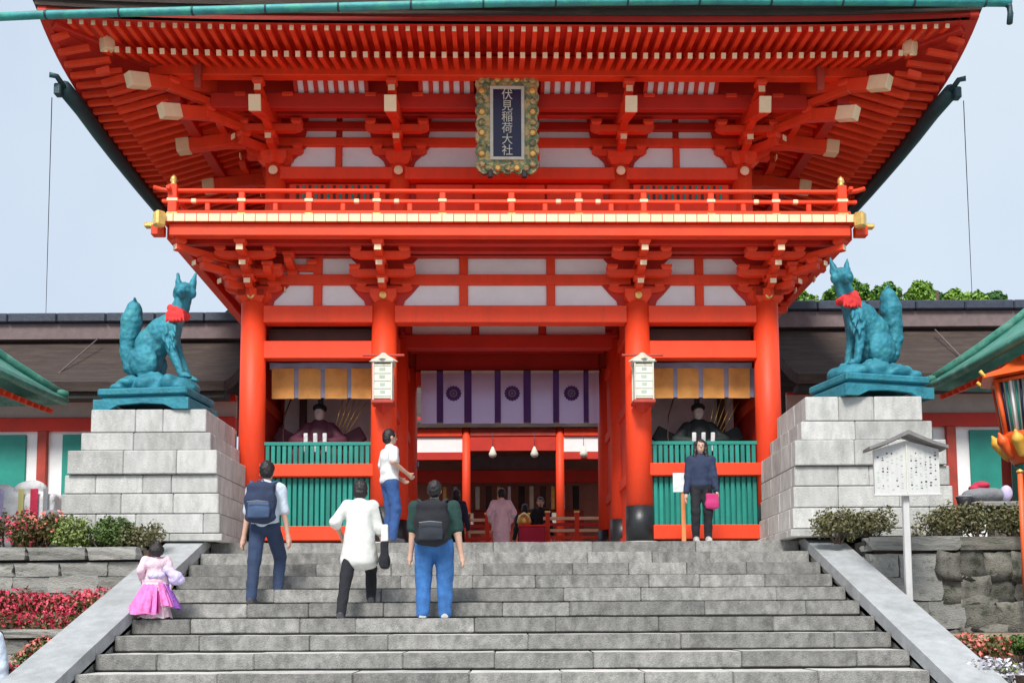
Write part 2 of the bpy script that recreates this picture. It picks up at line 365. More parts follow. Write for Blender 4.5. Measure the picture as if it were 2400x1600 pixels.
# sills, rails
ZPC = Z(741, 20.1)
za = lambda v: Z(v, GY)
for (a, b) in ((0, 1), (2, 3)):
    x0, x1 = PX[a]+.2, PX[b]-.2
    G('sill', x0, x1, GY-.12, GY+.12, za(1240), za(1207))
    G('backing_board', x0, x1, GY+.035, GY+.06, za(1207), za(1096), LATT, 0)
    n = 19
    for i in range(n):
        xx = x0+.03+(x1-x0-.06)*(i+.5)/n
        G('lattice_slat', xx-.034, xx+.034, GY-.03, GY+.03, za(1207), za(1096), LATT, .006)
    G('waist_rail', x0-.1, x1+.1, GY-.15, GY+.13, za(1095), za(1066))
    for i in range(n):
        xx = x0+.03+(x1-x0-.06)*(i+.5)/n
        G('low_slat', xx-.034, xx+.034, GY-.02, GY+.03, za(1066), za(1022), LATT, .006)
    G('lattice_top_rail', x0, x1, GY-.03, GY+.04, za(1022), za(1014), LATT, .004)
    G('upper_rail', x0, x1, GY-.11, GY+.11, za(826), za(786))
    G('transom_panel', x0, x1, GY+.3, GY+.33, za(786), za(745), WOODD, 0)
    # side room: walls, floor, ceiling
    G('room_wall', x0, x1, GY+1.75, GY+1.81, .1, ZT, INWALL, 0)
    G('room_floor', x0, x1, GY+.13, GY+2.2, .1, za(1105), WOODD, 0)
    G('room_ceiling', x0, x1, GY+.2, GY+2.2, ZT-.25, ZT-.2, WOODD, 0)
    xo = PX[0] if a == 0 else PX[3]; xi = PX[1] if a == 0 else PX[2]
    for yy0, yy1 in ((GY+.2, GY+2.2), (GY+2.6, GY+4.6)):
        G('passage_wall', xi-.04, xi+.04, yy0, yy1, .12, Z(741, 20.1), RED, 0)
        G('outer_wall', xo-.04, xo+.04, yy0, yy1, .12, 5.1, RED2, 0)
        for zq in (.12, 1.25, 2.6, ZT-.3):
            G('side_rail', xi-.09, xi+.09, yy0, yy1, zq, zq+.2, RED, .01)
            G('side_rail', xo-.09, xo+.09, yy0, yy1, zq, zq+.2, RED, .01)
    G('room_post', (PX[a]*.75+PX[b]*.25)-.06, (PX[a]*.75+PX[b]*.25)+.06, GY+1.6, GY+1.74, .1, ZT-.25, WOODD) if a == 0 else G('room_post', (PX[a]*.2+PX[b]*.8)-.06, (PX[a]*.2+PX[b]*.8)+.06, GY+1.6, GY+1.74, .1, ZT-.25, WOODD)
    G('rear_wall', x0, x1, GY+4.78, GY+4.84, .1, ZT, RED2, 0)
G('rear_frieze', PX[0], PX[3], GY+4.78, GY+4.84, ZT-.3, 5.1, RED2, 0)
# head tie beams front / middle / rear, with projecting noses
for yy in (GY, GY+4.8):
    for a, b in ((0, 1), (1, 2), (2, 3)):
        G('head_beam', PX[a]+.19, PX[b]-.19, yy-.13, yy+.13, za(745), za(706))
for yy in (GY+2.4,):
    G('inner_lintel', PX[1]-.1, PX[2]+.1, yy-.12, yy+.12, Z(803, 20.1), Z(772, 20.1), RED2)
    for i in range(3):
        xa = PX[1]+.22+(4.02)*i/3; G('transom_plaster', xa+.08, xa+1.34-.08, yy+.0, yy+.04, Z(772, 20.1)-.0, ZPC-.02, PLAST, 0)
        G('transom_stud', xa-.07, xa+.07, yy-.06, yy+.06, Z(772, 20.1), ZPC-.02, RED2)
G('rear_lintel', PX[1]+.2, PX[2]-.2, GY+4.66, GY+4.94, Z(853, GY+4.8), Z(812, GY+4.8), RED2)

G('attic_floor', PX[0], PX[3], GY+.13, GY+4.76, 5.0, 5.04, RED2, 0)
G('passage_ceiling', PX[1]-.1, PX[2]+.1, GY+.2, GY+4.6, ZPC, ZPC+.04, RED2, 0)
for i in range(6):
    yb = GY+.6+i*.78; G('ceiling_joist', PX[1]+.1, PX[2]-.1, yb-.04, yb+.04, ZPC-.07, ZPC, RED2, .005)
# --- lower wall above the head beam: two rows of plaster
ZR = [za(703), za(655), za(633), za(590)]; ZB0 = Z(546, 16.57)
YB, XB = 16.57, 5.65
G('frieze_backing', PX[0], PX[3], GY+.06, GY+.12, ZT, ZB0+.15, RED2, 0)
studs = [X(735, 640, GY), X(1068, 640, GY), X(1268, 640, GY), X(1610, 640, GY)]
cells = []
edges = [PX[0]+.2, studs[0], PX[1], studs[1], studs[2], PX[2], studs[3], PX[3]-.2]
for k in range(7):
    cells.append((edges[k]+.075, edges[k+1]-.075))
for z0, z1 in ((ZR[0], ZR[1]), (ZR[2], ZR[3])):
    for x0, x1 in cells: 
        bm = bmesh.new()
        G('plaster_panel', x0, x1, GY+.02, GY+.06, z0, z1, PLAST, .004)
for x in studs: G('stud', x-.075, x+.075, GY-.04, GY+.055, ZR[0]-.02, ZR[3]+.05)
for k in range(3): G('frieze_beam', PX[k]+.1, PX[k+1]-.1, GY-.075, GY+.055, ZR[1], ZR[2], RED)
G('frieze_top_beam', PX[0], PX[3], GY-.10, GY+.055, ZR[3], ZB0+.05, RED2)

# shaped red boards beside each column that cut the plaster panels on the slant
def wedge(x, y, z0, z1, b0, b1, xl=None, xr=None):
    h = z1-z0; pl = []
    for sgn in (1, -1):
        pts = [(b0, 0), (b0+.03, h*.25), ((b0+b1)/2, h*.55), (b1, h)]
        pl += [(sgn*a, z) for a, z in (pts if sgn > 0 else pts[::-1])]
    pl = [(max(a, xl-x) if xl is not None else a, z) for a, z in pl]; pl = [(min(a, xr-x) if xr is not None else a, z) for a, z in pl]
    ob('bracket_board', prism(pl, .03, RED2), gate, (x, y-GY, z0))
for i, x in enumerate(PX):
    for z0, z1 in ((ZR[0], ZR[1]), (ZR[2], ZR[3])):
        wedge(x, GY-.0, z0, z1, .33, .62, x if i == 0 else None, x if i == 3 else None)
# --- bracket sets
def armm(L, h, d, m, endm=None):
    k = ('arm', L, h, d, m.name)
    if k in CACHE: return CACHE[k]
    hl = L/2; c = min(.16, hl*.5)
    poly = [(-hl, h), (-hl, h*.55), (-hl+c*.35, h*.2), (-hl+c, 0), (hl-c, 0), (hl-c*.35, h*.2), (hl, h*.55), (hl, h)]
    CACHE[k] = prism(poly, d, m); return CACHE[k]
def blockm(s, h, m):
    k = ('blk', s, h, m.name)
    if k in CACHE: return CACHE[k]
    bm = bmesh.new(); q = []
    for z, w in ((0, s*.68), (h*.45, s), (h, s)):
        q.append([bm.verts.new((sx*w/2, sy*w/2, z)) for sx, sy in ((-1, -1), (1, -1), (1, 1), (-1, 1))])
    for a, b in zip(q[:-1], q[1:]):
        for i in range(4): bm.faces.new((a[i], a[(i+1) % 4], b[(i+1) % 4], b[i]))
    bm.faces.new(q[0][::-1]); bm.faces.new(q[-1])
    CACHE[k] = bm2(bm, 'bearing_block', m); return CACHE[k]
def bracket(x, y, z, H, step, nsteps, rz=0, diag=False, m=RED, tail=None, root=True):
    """stepped bracket set: forward is -y of its own frame"""
    par = ob('bracket_set', blockm(.46, .22, m), gate, (x, y-GY, z), (0, 0, rz))
    lv = (H-.20)/nsteps; f = 1.414 if diag else 1
    for i in range(nsteps):
        zz = .20+lv*i; ah = lv*.56; bh = lv*.42
        yf = -step*(i+1)*f
        ob('bracket_arm', boxm(.13, abs(yf)+.32, ah, m, .01, CREAM if (i == nsteps-1) else None), par, (0, (yf-.07+.25)/2, zz))
        if not diag:
            Lx = [1.0, 1.14, 1.02][i] if i < 3 else 1.0
            ob('bracket_arm', armm(round(Lx, 2), round(ah, 3), .13, m), par, (0, -step*i, zz+.001))
            for sx in (-1, 1): ob('bearing_block', blockm(.19, round(bh, 3), m), par, (sx*(Lx/2-.10), -step*i, zz+ah))
        ob('bearing_block', blockm(.19, round(bh, 3), m), par, (0, yf, zz+ah))
        if i < 2: ob('painted_end', boxm(.11, .02, round(ah*.75, 3), CREAM, .004), par, (0, yf-.205, zz+.02))
    return par
def beam(name, a, b, w, h, m, cap=None, capl=.0, par=None):
    a, b = Vector(a), Vector(b); d = b-a
    o = ob(name, boxm(round(w, 3), round(d.length, 3), round(h, 3), m, .012), par or gate)
    q = d.to_track_quat('Y', 'Z'); o.rotation_euler = q.to_euler(); o.location = (a+b)/2-q @ Vector((0, 0, h/2))
    if cap:
        c = ob(name+'_cap', boxm(round(w+.02, 3), capl, round(h+.02, 3), cap, .01), o, (0, -d.length/2+capl/2-.01, -.01))
    return o
nose = lambda w, h, par, p, rz=0, rx=0: ob('painted_nose', boxm(w, .03, h, CREAM, .006), par, p, (rx, 0, rz))
HL = ZB0-ZT
for i, x in enumerate(PX):
    p = bracket(x, GY, ZT, HL, .34, 3)
    ob('gilt_boss', lathe([(.0, 0), (.07, 0), (.06, .02), (.0, .035)], GOLD, 14), p, (0, -.245, .10), (math.pi/2, 0, 0))
for s in (-1, 1):
    for yy in (GY, GY+2.4, GY+4.8): bracket(s*PX[3], yy, ZT+.003, HL, .34, 3, rz=-s*math.pi/2 if s < 0 else math.pi/2)
    d = bracket(s*PX[3], GY, ZT+.006, HL, .34, 3, rz=-s*-math.pi/4, diag=True)
    bracket(s*PX[3], GY+4.8, ZT+.006, HL, .34, 3, rz=s*3*math.pi/4, diag=True)
# intermediate struts below the balcony
# --- balcony
zb1, zb2 = Z(546, YB), Z(519, YB)
YBK = GY+4.8+1.13
for (x0, x1, y0, y1) in ((-XB, XB, YB-.09, YB+.09), (-XB, XB, YBK-.09, YBK+.09)): G('balcony_beam', x0, x1, y0, y1, zb1, zb2)
for s in (-1, 1): G('balcony_beam', s*XB-.09, s*XB+.09, YB+.1, YBK-.1, zb1, zb2)
G('balcony_soffit', -XB+.1, XB-.1, YB+.1, YBK-.1, zb2-.06, zb2-.03, RED2, 0)
for i in range(2):
    yy = YB+.38+.36*i; G('soffit_beam', -XB+.1, XB-.1, yy-.06, yy+.06, zb2-.2, zb2-.06, RED2)
zf0, zf1 = Z(514, YB-.1), Z(494, YB-.1)
n = 60; xl = XB+.10
for i in range(n):
    xa = -xl+2*xl*i/n; G('floor_plank', xa+.002, xa+2*xl/n-.002, YB-.16, YB+1.4, zf0+.012, zf1, RED, .004, front=CREAM)
for s in (-1, 1):
    for i in range(24):
        ya = YB+1.4+.22*i
        B('floor_plank', gate, s*xl-.0 if s < 0 else s*xl-1.3, s*xl+1.3 if s < 0 else s*xl, ya-GY+.004, ya-GY+.216, zf0, zf1, RED, .006)
# corner metal tips of the balcony beams
for s in (-1, 1):
    G('gilt_beam_tip', s*(XB+.10), s*(XB+.42), YB-.06, YB+.06, zf0-.04, zf0+.04, GOLD, .015)
    G('balcony_beam_tip', s*(XB+.09), s*(XB+.30), YB-.075, YB+.075, zb1+.02, zb2-.01, RED)
    o = ob('gilt_corner_cap', boxm(.17, .17, .26, GOLD, .03), gate, (s*(XB+.12), YB-.20-GY, zf0-.10), (0, 0, math.pi/4))
# railing
rail_u = [404, 560, 713, 868, 1018, 1176, 1330, 1480, 1635, 1785, 1938]
YRL = YB-.02
zr0, zr1, zr2 = zf1, Z(463, YRL), Z(440, YRL)
G('lower_rail', -XB-.02, XB+.02, YRL-.05, YRL+.05, zr0+.001, zr0+.09)
G('middle_rail', -XB-.14, XB+.14, YRL-.03, YRL+.03, zr1-.035, zr1+.025)
ob('top_rail', tubem([(-XB-.28, YRL-GY, zr2+.06), (-XB-.15, YRL-GY, zr2+.02), (-XB, YRL-GY, zr2), (XB, YRL-GY, zr2), (XB+.15, YRL-GY, zr2+.02), (XB+.28, YRL-GY, zr2+.06)], .038, RED, 12), gate)
for i, u in enumerate(rail_u):
    x = X(u, 460, YRL); big = i in (0, 10)
    p = G('rail_post', x-(.075 if big else .05), x+(.075 if big else .05), YRL-(.075 if big else .045), YRL+(.075 if big else .045), zr0+.002, zr2-.03+(.12 if big else 0))
    fz = .0
    ob('gilt_band', boxm(.18 if big else .14, .16 if big else .115, .05, GOLD, .008), p, (0, 0, .0)); ob('gilt_band', boxm(.18 if big else .14, .16 if big else .115, .055, CREAM, .008), p, (0, 0, zr1-zr0-.03))
    ob('gilt_foot', prism([(-.14, 0), (.14, 0), (.07, .12), (-.07, .12)], .13, CREAM), p, (0, -.01, -.115))
    if big: ob('finial', lathe([(.035, 0), (.055, .02), (.035, .04), (.06, .08), (.045, .14), (.0, .19)], GOLD, 14), p, (0, 0, zr2-zr0+.09))
    if i < 10:
        x2 = X(rail_u[i+1], 460, YRL); xm = (x+x2)/2
        G('rail_strut', xm-.04, xm+.04, YRL-.03, YRL+.03, zr0+.09, zr1-.04)
        for f in (.30, .70):
            xm = x+(x2-x)*f
            if (i*7+int(f*10)) % 3 == 0: ob('gilt_stud', boxm(.09, .07, .07, CREAM, .012), gate, (xm, YRL-GY-.005, zr1-.04))
for s in (-1, 1):
    G('side_lower_rail', s*XB-.05, s*XB+.05, YRL+.06, YBK, zr0+.001, zr0+.09)
    G('side_middle_rail', s*XB-.03, s*XB+.03, YRL+.06, YBK, zr1-.035, zr1+.025)
    G('side_top_rail', s*XB-.035, s*XB+.035, YRL-.16, YBK+.3, zr2-.03, zr2+.035)
    for i in range(6):
        yy = YRL+1.1*(i+1); G('rail_post', s*XB-.05, s*XB+.05, yy-.05, yy+.05, zr0+.002, zr2-.03)
# --- upper storey
YU = 18.2; UX = [-4.28, -2.02, 2.02, 4.28]; YUB = GY+4.3
zu = lambda v: Z(v, YU)
ZU0, ZUT = zf1, zu(385)
for yy in (YU, (YU+YUB)/2, YUB):
    for x in UX:
        if yy == (YU+YUB)/2 and abs(x) < 3: continue
        p = ob('upper_pillar', cylm(.19, .18, ZUT-ZU0, RED, 28), gate, (x, yy-GY, ZU0))
        if yy == YU:
            ob('gilt_boss', lathe([(.0, 0), (.085, 0), (.08, .03), (.03, .05), (.0, .05)], CREAM, 16), p, (0, -.215, zu(404)-ZU0), (math.pi/2, 0, 0))
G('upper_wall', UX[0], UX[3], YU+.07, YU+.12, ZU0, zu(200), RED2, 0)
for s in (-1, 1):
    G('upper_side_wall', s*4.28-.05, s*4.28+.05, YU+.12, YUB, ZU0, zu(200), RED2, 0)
for k in range(3):
    a, b = UX[k]+.1, UX[k+1]-.1
    G('upper_beam', a-.0, b+.0, YU-.16, YU+.07, zu(420), zu(392))
    G('upper_sill', a, b, YU-.12, YU+.07, zu(492), zu(470), RED)
# upper doors / windows behind the railing
for k, (a, b) in enumerate(((UX[0]+.25, UX[1]-.25), (UX[2]+.25, UX[3]-.25))):
    f = G('window_frame', a, b, YU-.02, YU+.06, zu(475), zu(424), RED)
    for i in range(14):
        xx = -(b-a)/2+.1+(b-a-.2)*(i+.5)/14
        ob('window_slat', boxm(.045, .04, zu(428)-zu(470), LATT if i % 2 else WOODD, .004), f, (xx, -.045, .04))
for a, b in ((UX[1]+.3, -.68), (-.64, .64), (.68, UX[2]-.3)): G('door_panel', a, b, YU-.01, YU+.06, zu(480), zu(424), RED, .015)
# plaster rows
ust = [X(785, 350, YU), X(1560, 350, YU)]
rows = [(zu(386), zu(338)), (zu(319), zu(301)), (zu(283), zu(268))]
ucells = [(UX[0]+.25, ust[0]-.06), (ust[0]+.06, UX[1]-.06), (UX[1]+.06, -.55), (.55, UX[2]-.06), (UX[2]+.06, ust[1]-.06), (ust[1]+.06, UX[3]-.25)]
for ri, (z0, z1) in enumerate(rows):
    for x0, x1 in ucells: G('plaster_panel', x0, x1, YU+.03, YU+.07, z0, z1, PLAST, .004)
G('wall_beam', UX[0], UX[3], YU-.05, YU+.07, rows[0][1], rows[1][0], RED)
G('wall_beam', UX[0], UX[3], YU-.05, YU+.07, rows[1][1], rows[2][0], RED2)
G('wall_beam', UX[0], UX[3], YU-.05, YU+.07, rows[2][1], zu(205), RED2)
for x in ust+[-.49, .49]: G('stud', x-.06, x+.06, YU-.03, YU+.065, rows[0][0], rows[0][1], RED)
for i, x in enumerate(UX):
    wedge(x, YU+.0, rows[0][0]+.02, rows[0][1], .26, .56, x if i == 0 else None, x if i == 3 else None)
    wedge(x, YU+.0, rows[1][0], rows[2][1], .52, .60, x if i == 0 else None, x if i == 3 else None)
# eave geometry
XE, YE = 7.38, 15.30; YEB = 2*((YU+YUB)/2)-YE
def ezf(x): return 8.03+.12*(abs(x)/XE)**4
def ezs(y): d = min(abs(y-YE), abs(YEB-y)); return 7.56+.59*math.exp(-d/1.0)
ZP0, ZP1 = Z(179, 16.75), Z(133, 16.75)
HU = ZP0-.05-ZUT
UST = (YU-16.75)/3
for i, x in enumerate(UX):
    p = bracket(x, YU, ZUT, HU, UST, 3, m=RED if True else RED2)
    # tail rafter with big cream nose
    nz_, ny_ = Z(240, 16.55), 16.55
    t = ob('tail_rafter', boxm(.20, 1.75, .26, RED, .01), p, (0, ny_-YU+.83, nz_-ZUT-.14+.27), (rad(18), 0, 0))
    ob('tail_rafter_nose', boxm(.205, .035, .27, CREAM, .008), p, (0, ny_-YU-.02, nz_-ZUT-.14), (rad(10), 0, 0))
for s in (-1, 1):
    for yy in (YU+.15, YU+1.85, YU+4.1):
        bracket(s*4.28, yy, ZUT+.003, HU, UST, 3, rz=math.pi/2*(1 if s > 0 else -1))
        nx = s*(6.12); nzz = ezs(yy)-.10
        a = Vector((nx, yy-GY, nzz)); q = Vector((s*4.4, yy-GY, nzz+.22))
        beam('side_tail_rafter', a, q, .20, .23, RED, CREAM, .24)
    bracket(s*4.28, YU, ZUT+.006, HU, UST, 3, rz=s*math.pi/4, diag=True)
# diagonal corner tail rafters and hip rafter
for s in (-1, 1):
    for (u, v, inner) in ((302, 186, .86), (377, 257, .72)):
        k = abs(X(u, v, 16.5)/16.5); t = (k*YU-4.28)/(1+k); yy = YU-t
        a = (s*(4.28+t), yy-GY, Z(v, yy)+.0); b = (s*4.3, YU-GY+.1, Z(v, yy)+inner)
        beam('corner_tail_rafter', a, b, .16, .21, RED, CREAM, .36)
    k = abs(X(243, 103, 16)/16); t = (k*YU-4.28)/(1+k); yy = YU-t
    beam('hip_rafter', (s*(4.28+t), yy-GY, Z(103, yy)), (s*4.3, YU-GY, Z(103, yy)+.55), .18, .20, RED2, CREAM, .18)
    beam('upper_hip_rafter', (s*(XE-.18), YE+.18-GY, ezf(XE)+.02), (s*5.2, YE+2.35-GY, 8.2), .18, .2, RED2)
    beam('hanging_strut', (X(462 if s < 0 else 1890, 145, 16.6)*1, 16.6-GY, Z(145, 16.6)), (X(462 if s < 0 else 1890, 145, 16.6), 16.62-GY, Z(205, 16.6)), .12, .12, REDW)
# purlin carried by the brackets, ribbed cove boards
PXX = 5.75
G('eave_purlin', -PXX-.35, PXX+.35, 16.68, 16.88, ZP0, ZP1, RED)
for s in (-1, 1): G('eave_purlin', s*PXX-.1, s*PXX+.1, 16.9, YUB+1.4, ZP0-.35, ZP1-.30, RED2)
G('bracket_beam', -5.2, 5.2, 17.15, 17.30, Z(252, 17.2), Z(218, 17.2), RED2)
G('bracket_beam', -4.7, 4.7, 17.66, 17.80, Z(268, 17.7)-.0, Z(240, 17.7), RED2)
def cove(u0, u1, n):
    x0, x1 = X(u0, 197, 17.1), X(u1, 197, 17.1); za_, zb_ = Z(216, 17.22), Z(180, 17.02)
    t = Vector((0, 17.02-17.22, zb_-za_)); L_ = t.length; rx = math.atan2(.2, zb_-za_)
    ob('cove_board', boxm(x1-x0, .02, L_, PLAST, 0), gate, ((x0+x1)/2, 17.24-GY, za_), (rx, 0, 0))
    for i in range(n+1):
        xx = x0+(x1-x0)*i/n
        ob('cove_rib', boxm(.075, .05, L_, RED2, .008), gate, (xx, 17.21-GY, za_), (rx, 0, 0))
for u0, u1, n in ((684, 846, 7), (970, 1088, 5), (1250, 1366, 5), (1488, 1652, 7)): cove(u0, u1, n)
G('cove_backing', -5.3, 5.3, 17.30, 17.34, Z(218, 17.3), Z(165, 17.3), RED2, 0)
# rafters
FZ = .125; FW = .076
nfr = 71; sp = .182
def rafter(name, a, b, w, h, par=gate): 
    a, b = Vector(a), Vector(b); d = b-a; q = d.to_track_quat('Y', 'Z')
    o = ob(name, boxm(w, round(d.length, 2), h, RED, .006, CREAM), par); o.rotation_euler = q.to_euler(); o.location = (a+b)/2-q @ Vector((0, 0, h/2))
for i in range(nfr+6):
    x = (i-(nfr+5)/2)*sp; e = ezf(x); e0 = ezf(x*.8)
    lim = XE-abs(x)
    if lim > .25: rafter('flying_rafter', (x, YE+.10-GY, e), (x, YE+min(.95, lim+.0)-GY, e+.09), FW, .09)
    if lim > .75: rafter('base_rafter', (x, YE+.62-GY, e-.135), (x, YE+min(1.75, lim)-GY, e-.135+.34*min(1, (min(1.75, lim)-.62)/1.13)), FW+.01, .10)
ns = 36
for s in (-1, 1):
    for i in range(ns):
        yy = YE+.35+.24*i; e = ezs(yy); lim = min(yy-YE, 99)
        if lim > .25: rafter('flying_rafter', (s*(XE-.10), yy-GY, e), (s*(XE-min(.95, lim)), yy-GY, e+.09), FW, .09)
        if lim > .75: rafter('base_rafter', (s*(XE-.62), yy-GY, e-.135), (s*(XE-min(3.0, lim)), yy-GY, e-.135+.34*(min(3., lim)-.62)/1.13), FW+.01, .10)
# soffit boards and roof as height fields
def heightgrid(f, x0, x1, y0, y1, nx, ny, m, name):
    vs = [(x0+(x1-x0)*i/nx, y0+(y1-y0)*j/ny-GY, f(x0+(x1-x0)*i/nx, y0+(y1-y0)*j/ny)) for j in range(ny+1) for i in range(nx+1)]
    fs = [(j*(nx+1)+i, j*(nx+1)+i+1, (j+1)*(nx+1)+i+1, (j+1)*(nx+1)+i) for j in range(ny) for i in range(nx)]
    return mk(name, vs, fs, m, smooth=True)
def edge(x, y):
    dx, dy = XE-abs(x), min(y-YE, YEB-y)
    wf = math.exp(-max(0, dy)/.9); w = dx/(dx+max(dy, 0)+1e-6) if dx+dy > 1e-4 else .5
    return ezf(x)*w+ezs(y)*(1-w)
def soff(x, y):
    d = max(0, min(XE-abs(x), y-YE, YEB-y)); e = edge(x, y)
    return e+.02+.115*min(d, .62)/.62+max(0, d-.62)*.30
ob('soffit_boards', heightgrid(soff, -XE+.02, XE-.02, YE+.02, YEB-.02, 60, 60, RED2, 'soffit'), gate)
def topf(x, y):
    d = max(0, min(XE-abs(x), y-YE, YEB-y)); return edge(x, y)+.36+d*.42+d*d*.06
ob('roof', heightgrid(topf, -XE-.06, XE+.06, YE-.06, YEB+.06, 60, 60, BARK, 'roof'), gate)
# layered eave edge (thick bark courses) round the roof
def rim(off, h0, h1, m, name):
    pts = []
    n = 40
    xs = [-XE-off+2*(XE+off)*i/n for i in range(n+1)]; ys = [YE-off+(YEB-YE+2*off)*i/n for i in range(n+1)]
    ring = [(x, YE-off, ezf(x)) for x in xs]+[(XE+off, y, ezs(min(max(y, YE), YEB))) for y in ys[1:]]+[(x, YEB+off, ezf(x)) for x in xs[::-1][1:]]+[(-XE-off, y, ezs(min(max(y, YE), YEB))) for y in ys[::-1][1:-1]]
    k = len(ring); vs = []
    for x, y, z in ring:
        ix = x*(1-.14/abs(XE)) if abs(abs(x)-XE-off) < 1e-6 else x; iy = y+.14 if y < YE else (y-.14 if y > YEB-.001 else y)
        vs += [(x, y-GY, z+h0), (x, y-GY, z+h1), (ix, iy-GY, z+h1), (ix, iy-GY, z+h0)]
    fs = []
    for i in range(k):
        j = (i+1) % k
        for a, b in ((0, 1), (1, 2), (2, 3), (3, 0)): fs.append((i*4+a, i*4+b, j*4+b, j*4+a))
    bm = bmesh.new(); q = [bm.verts.new(v) for v in vs]
    for f in fs: bm.faces.new([q[t] for t in f])
    ob(name, bm2(bm, name, m), gate)
rim(.0, .06, .16, RED2, 'eave_board'); rim(.03, .161, .26, BARK, 'bark_edge'); rim(.07, .261, .40, BARK, 'bark_edge')
# ridge of the roof
RZ = topf(0, (YE+YEB)/2)
G('roof_ridge', -3.4, 3.4, (YE+YEB)/2-.25, (YE+YEB)/2+.25, RZ-.2, RZ+.6, TILE, .03)
# gutters
GTZ = ezf(0)+.17
gl = [(-XE-3.0, YE-.16-GY, GTZ-.31), (-XE+.1, YE-.16-GY, GTZ-.14), (-3.4, YE-.16-GY, GTZ-.01), (0, YE-.16-GY, GTZ+.10), (3.0, YE-.16-GY, GTZ+.15), (XE+.42, YE-.16-GY, GTZ+.14)]
g = ob('front_gutter', tubem(gl, .062, TEAL, 14), gate); g['label'] = 'long verdigris copper gutter along the front eave'
def gz(x):
    for p, q in zip(gl[:-1], gl[1:]):
        if p[0] <= x <= q[0]: return p[2]+(q[2]-p[2])*(x-p[0])/(q[0]-p[0])
    return GTZ
for i in range(14):
    x = -XE+.2+i*1.12; ob('gutter_bracket', cylm(.069, .069, .03, TEALD, 14), g, (x, YE-.16-GY, gz(x)), (0, math.pi/2, 0))
ob('downpipe', tubem([(XE+.34, YE-.16-GY, GTZ+.13), (XE+.40, YE-.16-GY, GTZ+.08), (XE+.41, YE-.16-GY, GTZ-.04), (XE+.39, YE-.16-GY, GTZ-.20)], .045, TEALD, 10), g)
for s in (-1, 1):
    gx = s*(XE+.02); pts = [(gx, yy-GY, ezs(max(yy, 17.2))-.08) for yy in np.linspace(16.4, YEB, 12)]
    q = ob('side_gutter', tubem(pts, .13, TEALD, 12), gate)
    ob('gutter_end_hook', tubem([(gx, 16.4-GY, pts[0][2]+.02), (gx+s*.06, 16.25-GY, pts[0][2]+.12), (gx+s*.16, 16.2-GY, pts[0][2]+.12)], .045, TEALD, 8), q)
    ob('gutter_end_cup', boxm(.12, .14, .2, TEALD, .02), q, (gx+s*.07, 16.36-GY, pts[0][2]-.16))
# thin wires that run down from the gutters
for s, lab in ((-1, 'thin grey wire running down from the left eave gutter'), (1, 'thin grey wire running down from the right eave gutter')):
    a = GM @ Vector((s*(XE+.17), 16.3-GY, 7.35)); b = Vector((s*11.9 if s < 0 else 11.6, 27.0, 3.0))
    if s < 0: b = Vector((X(108, 720, 27.), 27., Z(735, 27.)))
    else: b = Vector((X(2236, 700, 27.), 27., Z(715, 27.)))
    m_ = (a+b)/2+Vector((0, 0, -.25)); tag(ob('hanging_wire', tubem([a, a.lerp(m_, .5), m_, m_.lerp(b, .5), b], .008, IRON, 5)), lab, 'wire', 'wires hanging from the gate eaves')

# ------------------------------------------------------------------ plaque
pw = X(1240, 290, 17.0)-X(1095, 290, 17.0); pz0, pz1 = Z(398, 17.0), Z(180, 17.0)
t = gthing('name_plaque', 'tall name plaque, navy field in green and gold carved frame, under the upper eaves', 'plaque', X(1168, 290, 17.0), 17.0, pz0)
t.rotation_euler[0] = rad(5)
ph = pz1-pz0
def wavy(w, h, amp, n, m, th, hole=None):
    pts = []
    for sx, sy, ex, ey in ((-1, -1, 1, -1), (1, -1, 1, 1), (1, 1, -1, 1), (-1, 1, -1, -1)):
        for i in range(n):
            f = i/n; x = (sx+(ex-sx)*f)*w/2; z = (sy+(ey-sy)*f)*h/2; a = amp*abs(math.sin(f*math.pi*(5 if sy == ey else 7)))
            if sy == ey: z += a*sy
            else: x += a*sx
            pts.append((x, z+h/2))
    return prism(pts, th, m)
ob('carved_frame', wavy(pw*.9, ph*.94, .06, 24, ORN, .10), t, (0, 0, .03))
for x0, x1, z0, z1 in ((-pw*.27, pw*.27, ph*.83, ph*.86), (-pw*.27, pw*.27, ph*.12, ph*.15), (-pw*.27, -pw*.22, ph*.15, ph*.83), (pw*.22, pw*.27, ph*.15, ph*.83)):
    B('inner_frame', t, x0, x1, -.09, -.045, z0, z1, IVORY, .006)
B('navy_field', t, -pw*.22, pw*.22, -.065, -.045, ph*.15, ph*.83, NAVY, 0)
for sx in (-1, 1):
    for k in range(9): ob('carved_scroll', lathe([(0, 0), (.055, .0), (.06, .03), (.03, .05), (0, .05)], [ORN, GOLD][k % 2], 10), t, (sx*pw*.40, -.05, ph*(.08+.105*k)), (math.pi/2, 0, 0))
for k in range(5):
    for zz in (.04, .93): ob('carved_scroll', lathe([(0, 0), (.055, .0), (.06, .03), (.03, .05), (0, .05)], [ORN, GOLD][k % 2], 10), t, (pw*(-.3+.15*k), -.05, ph*zz), (math.pi/2, 0, 0))
def text(body, size, m, parent, loc, rot=(math.pi/2, 0, 0), name='lettering', ext=.004, sx=1):
    c = bpy.data.curves.new('t', 'FONT'); c.body = body; c.size = size; c.extrude = ext; c.align_x = 'CENTER'; c.align_y = 'CENTER'
    o = bpy.data.objects.new('t', c); TMP.collection.objects.link(o); dg = tmpdg()
    me = bpy.data.meshes.new_from_object(o.evaluated_get(dg)); bpy.data.objects.remove(o)
    me.materials.clear(); me.materials.append(m)
    q = ob(name, me, parent, loc, rot); q.scale = (sx, 1, 1); return q
for i, ch in enumerate('伏見稲荷大社'): text(ch, ph*.115, IVORY, t, (0, -.072, ph*(.77-.112*i)), name='carved_character')
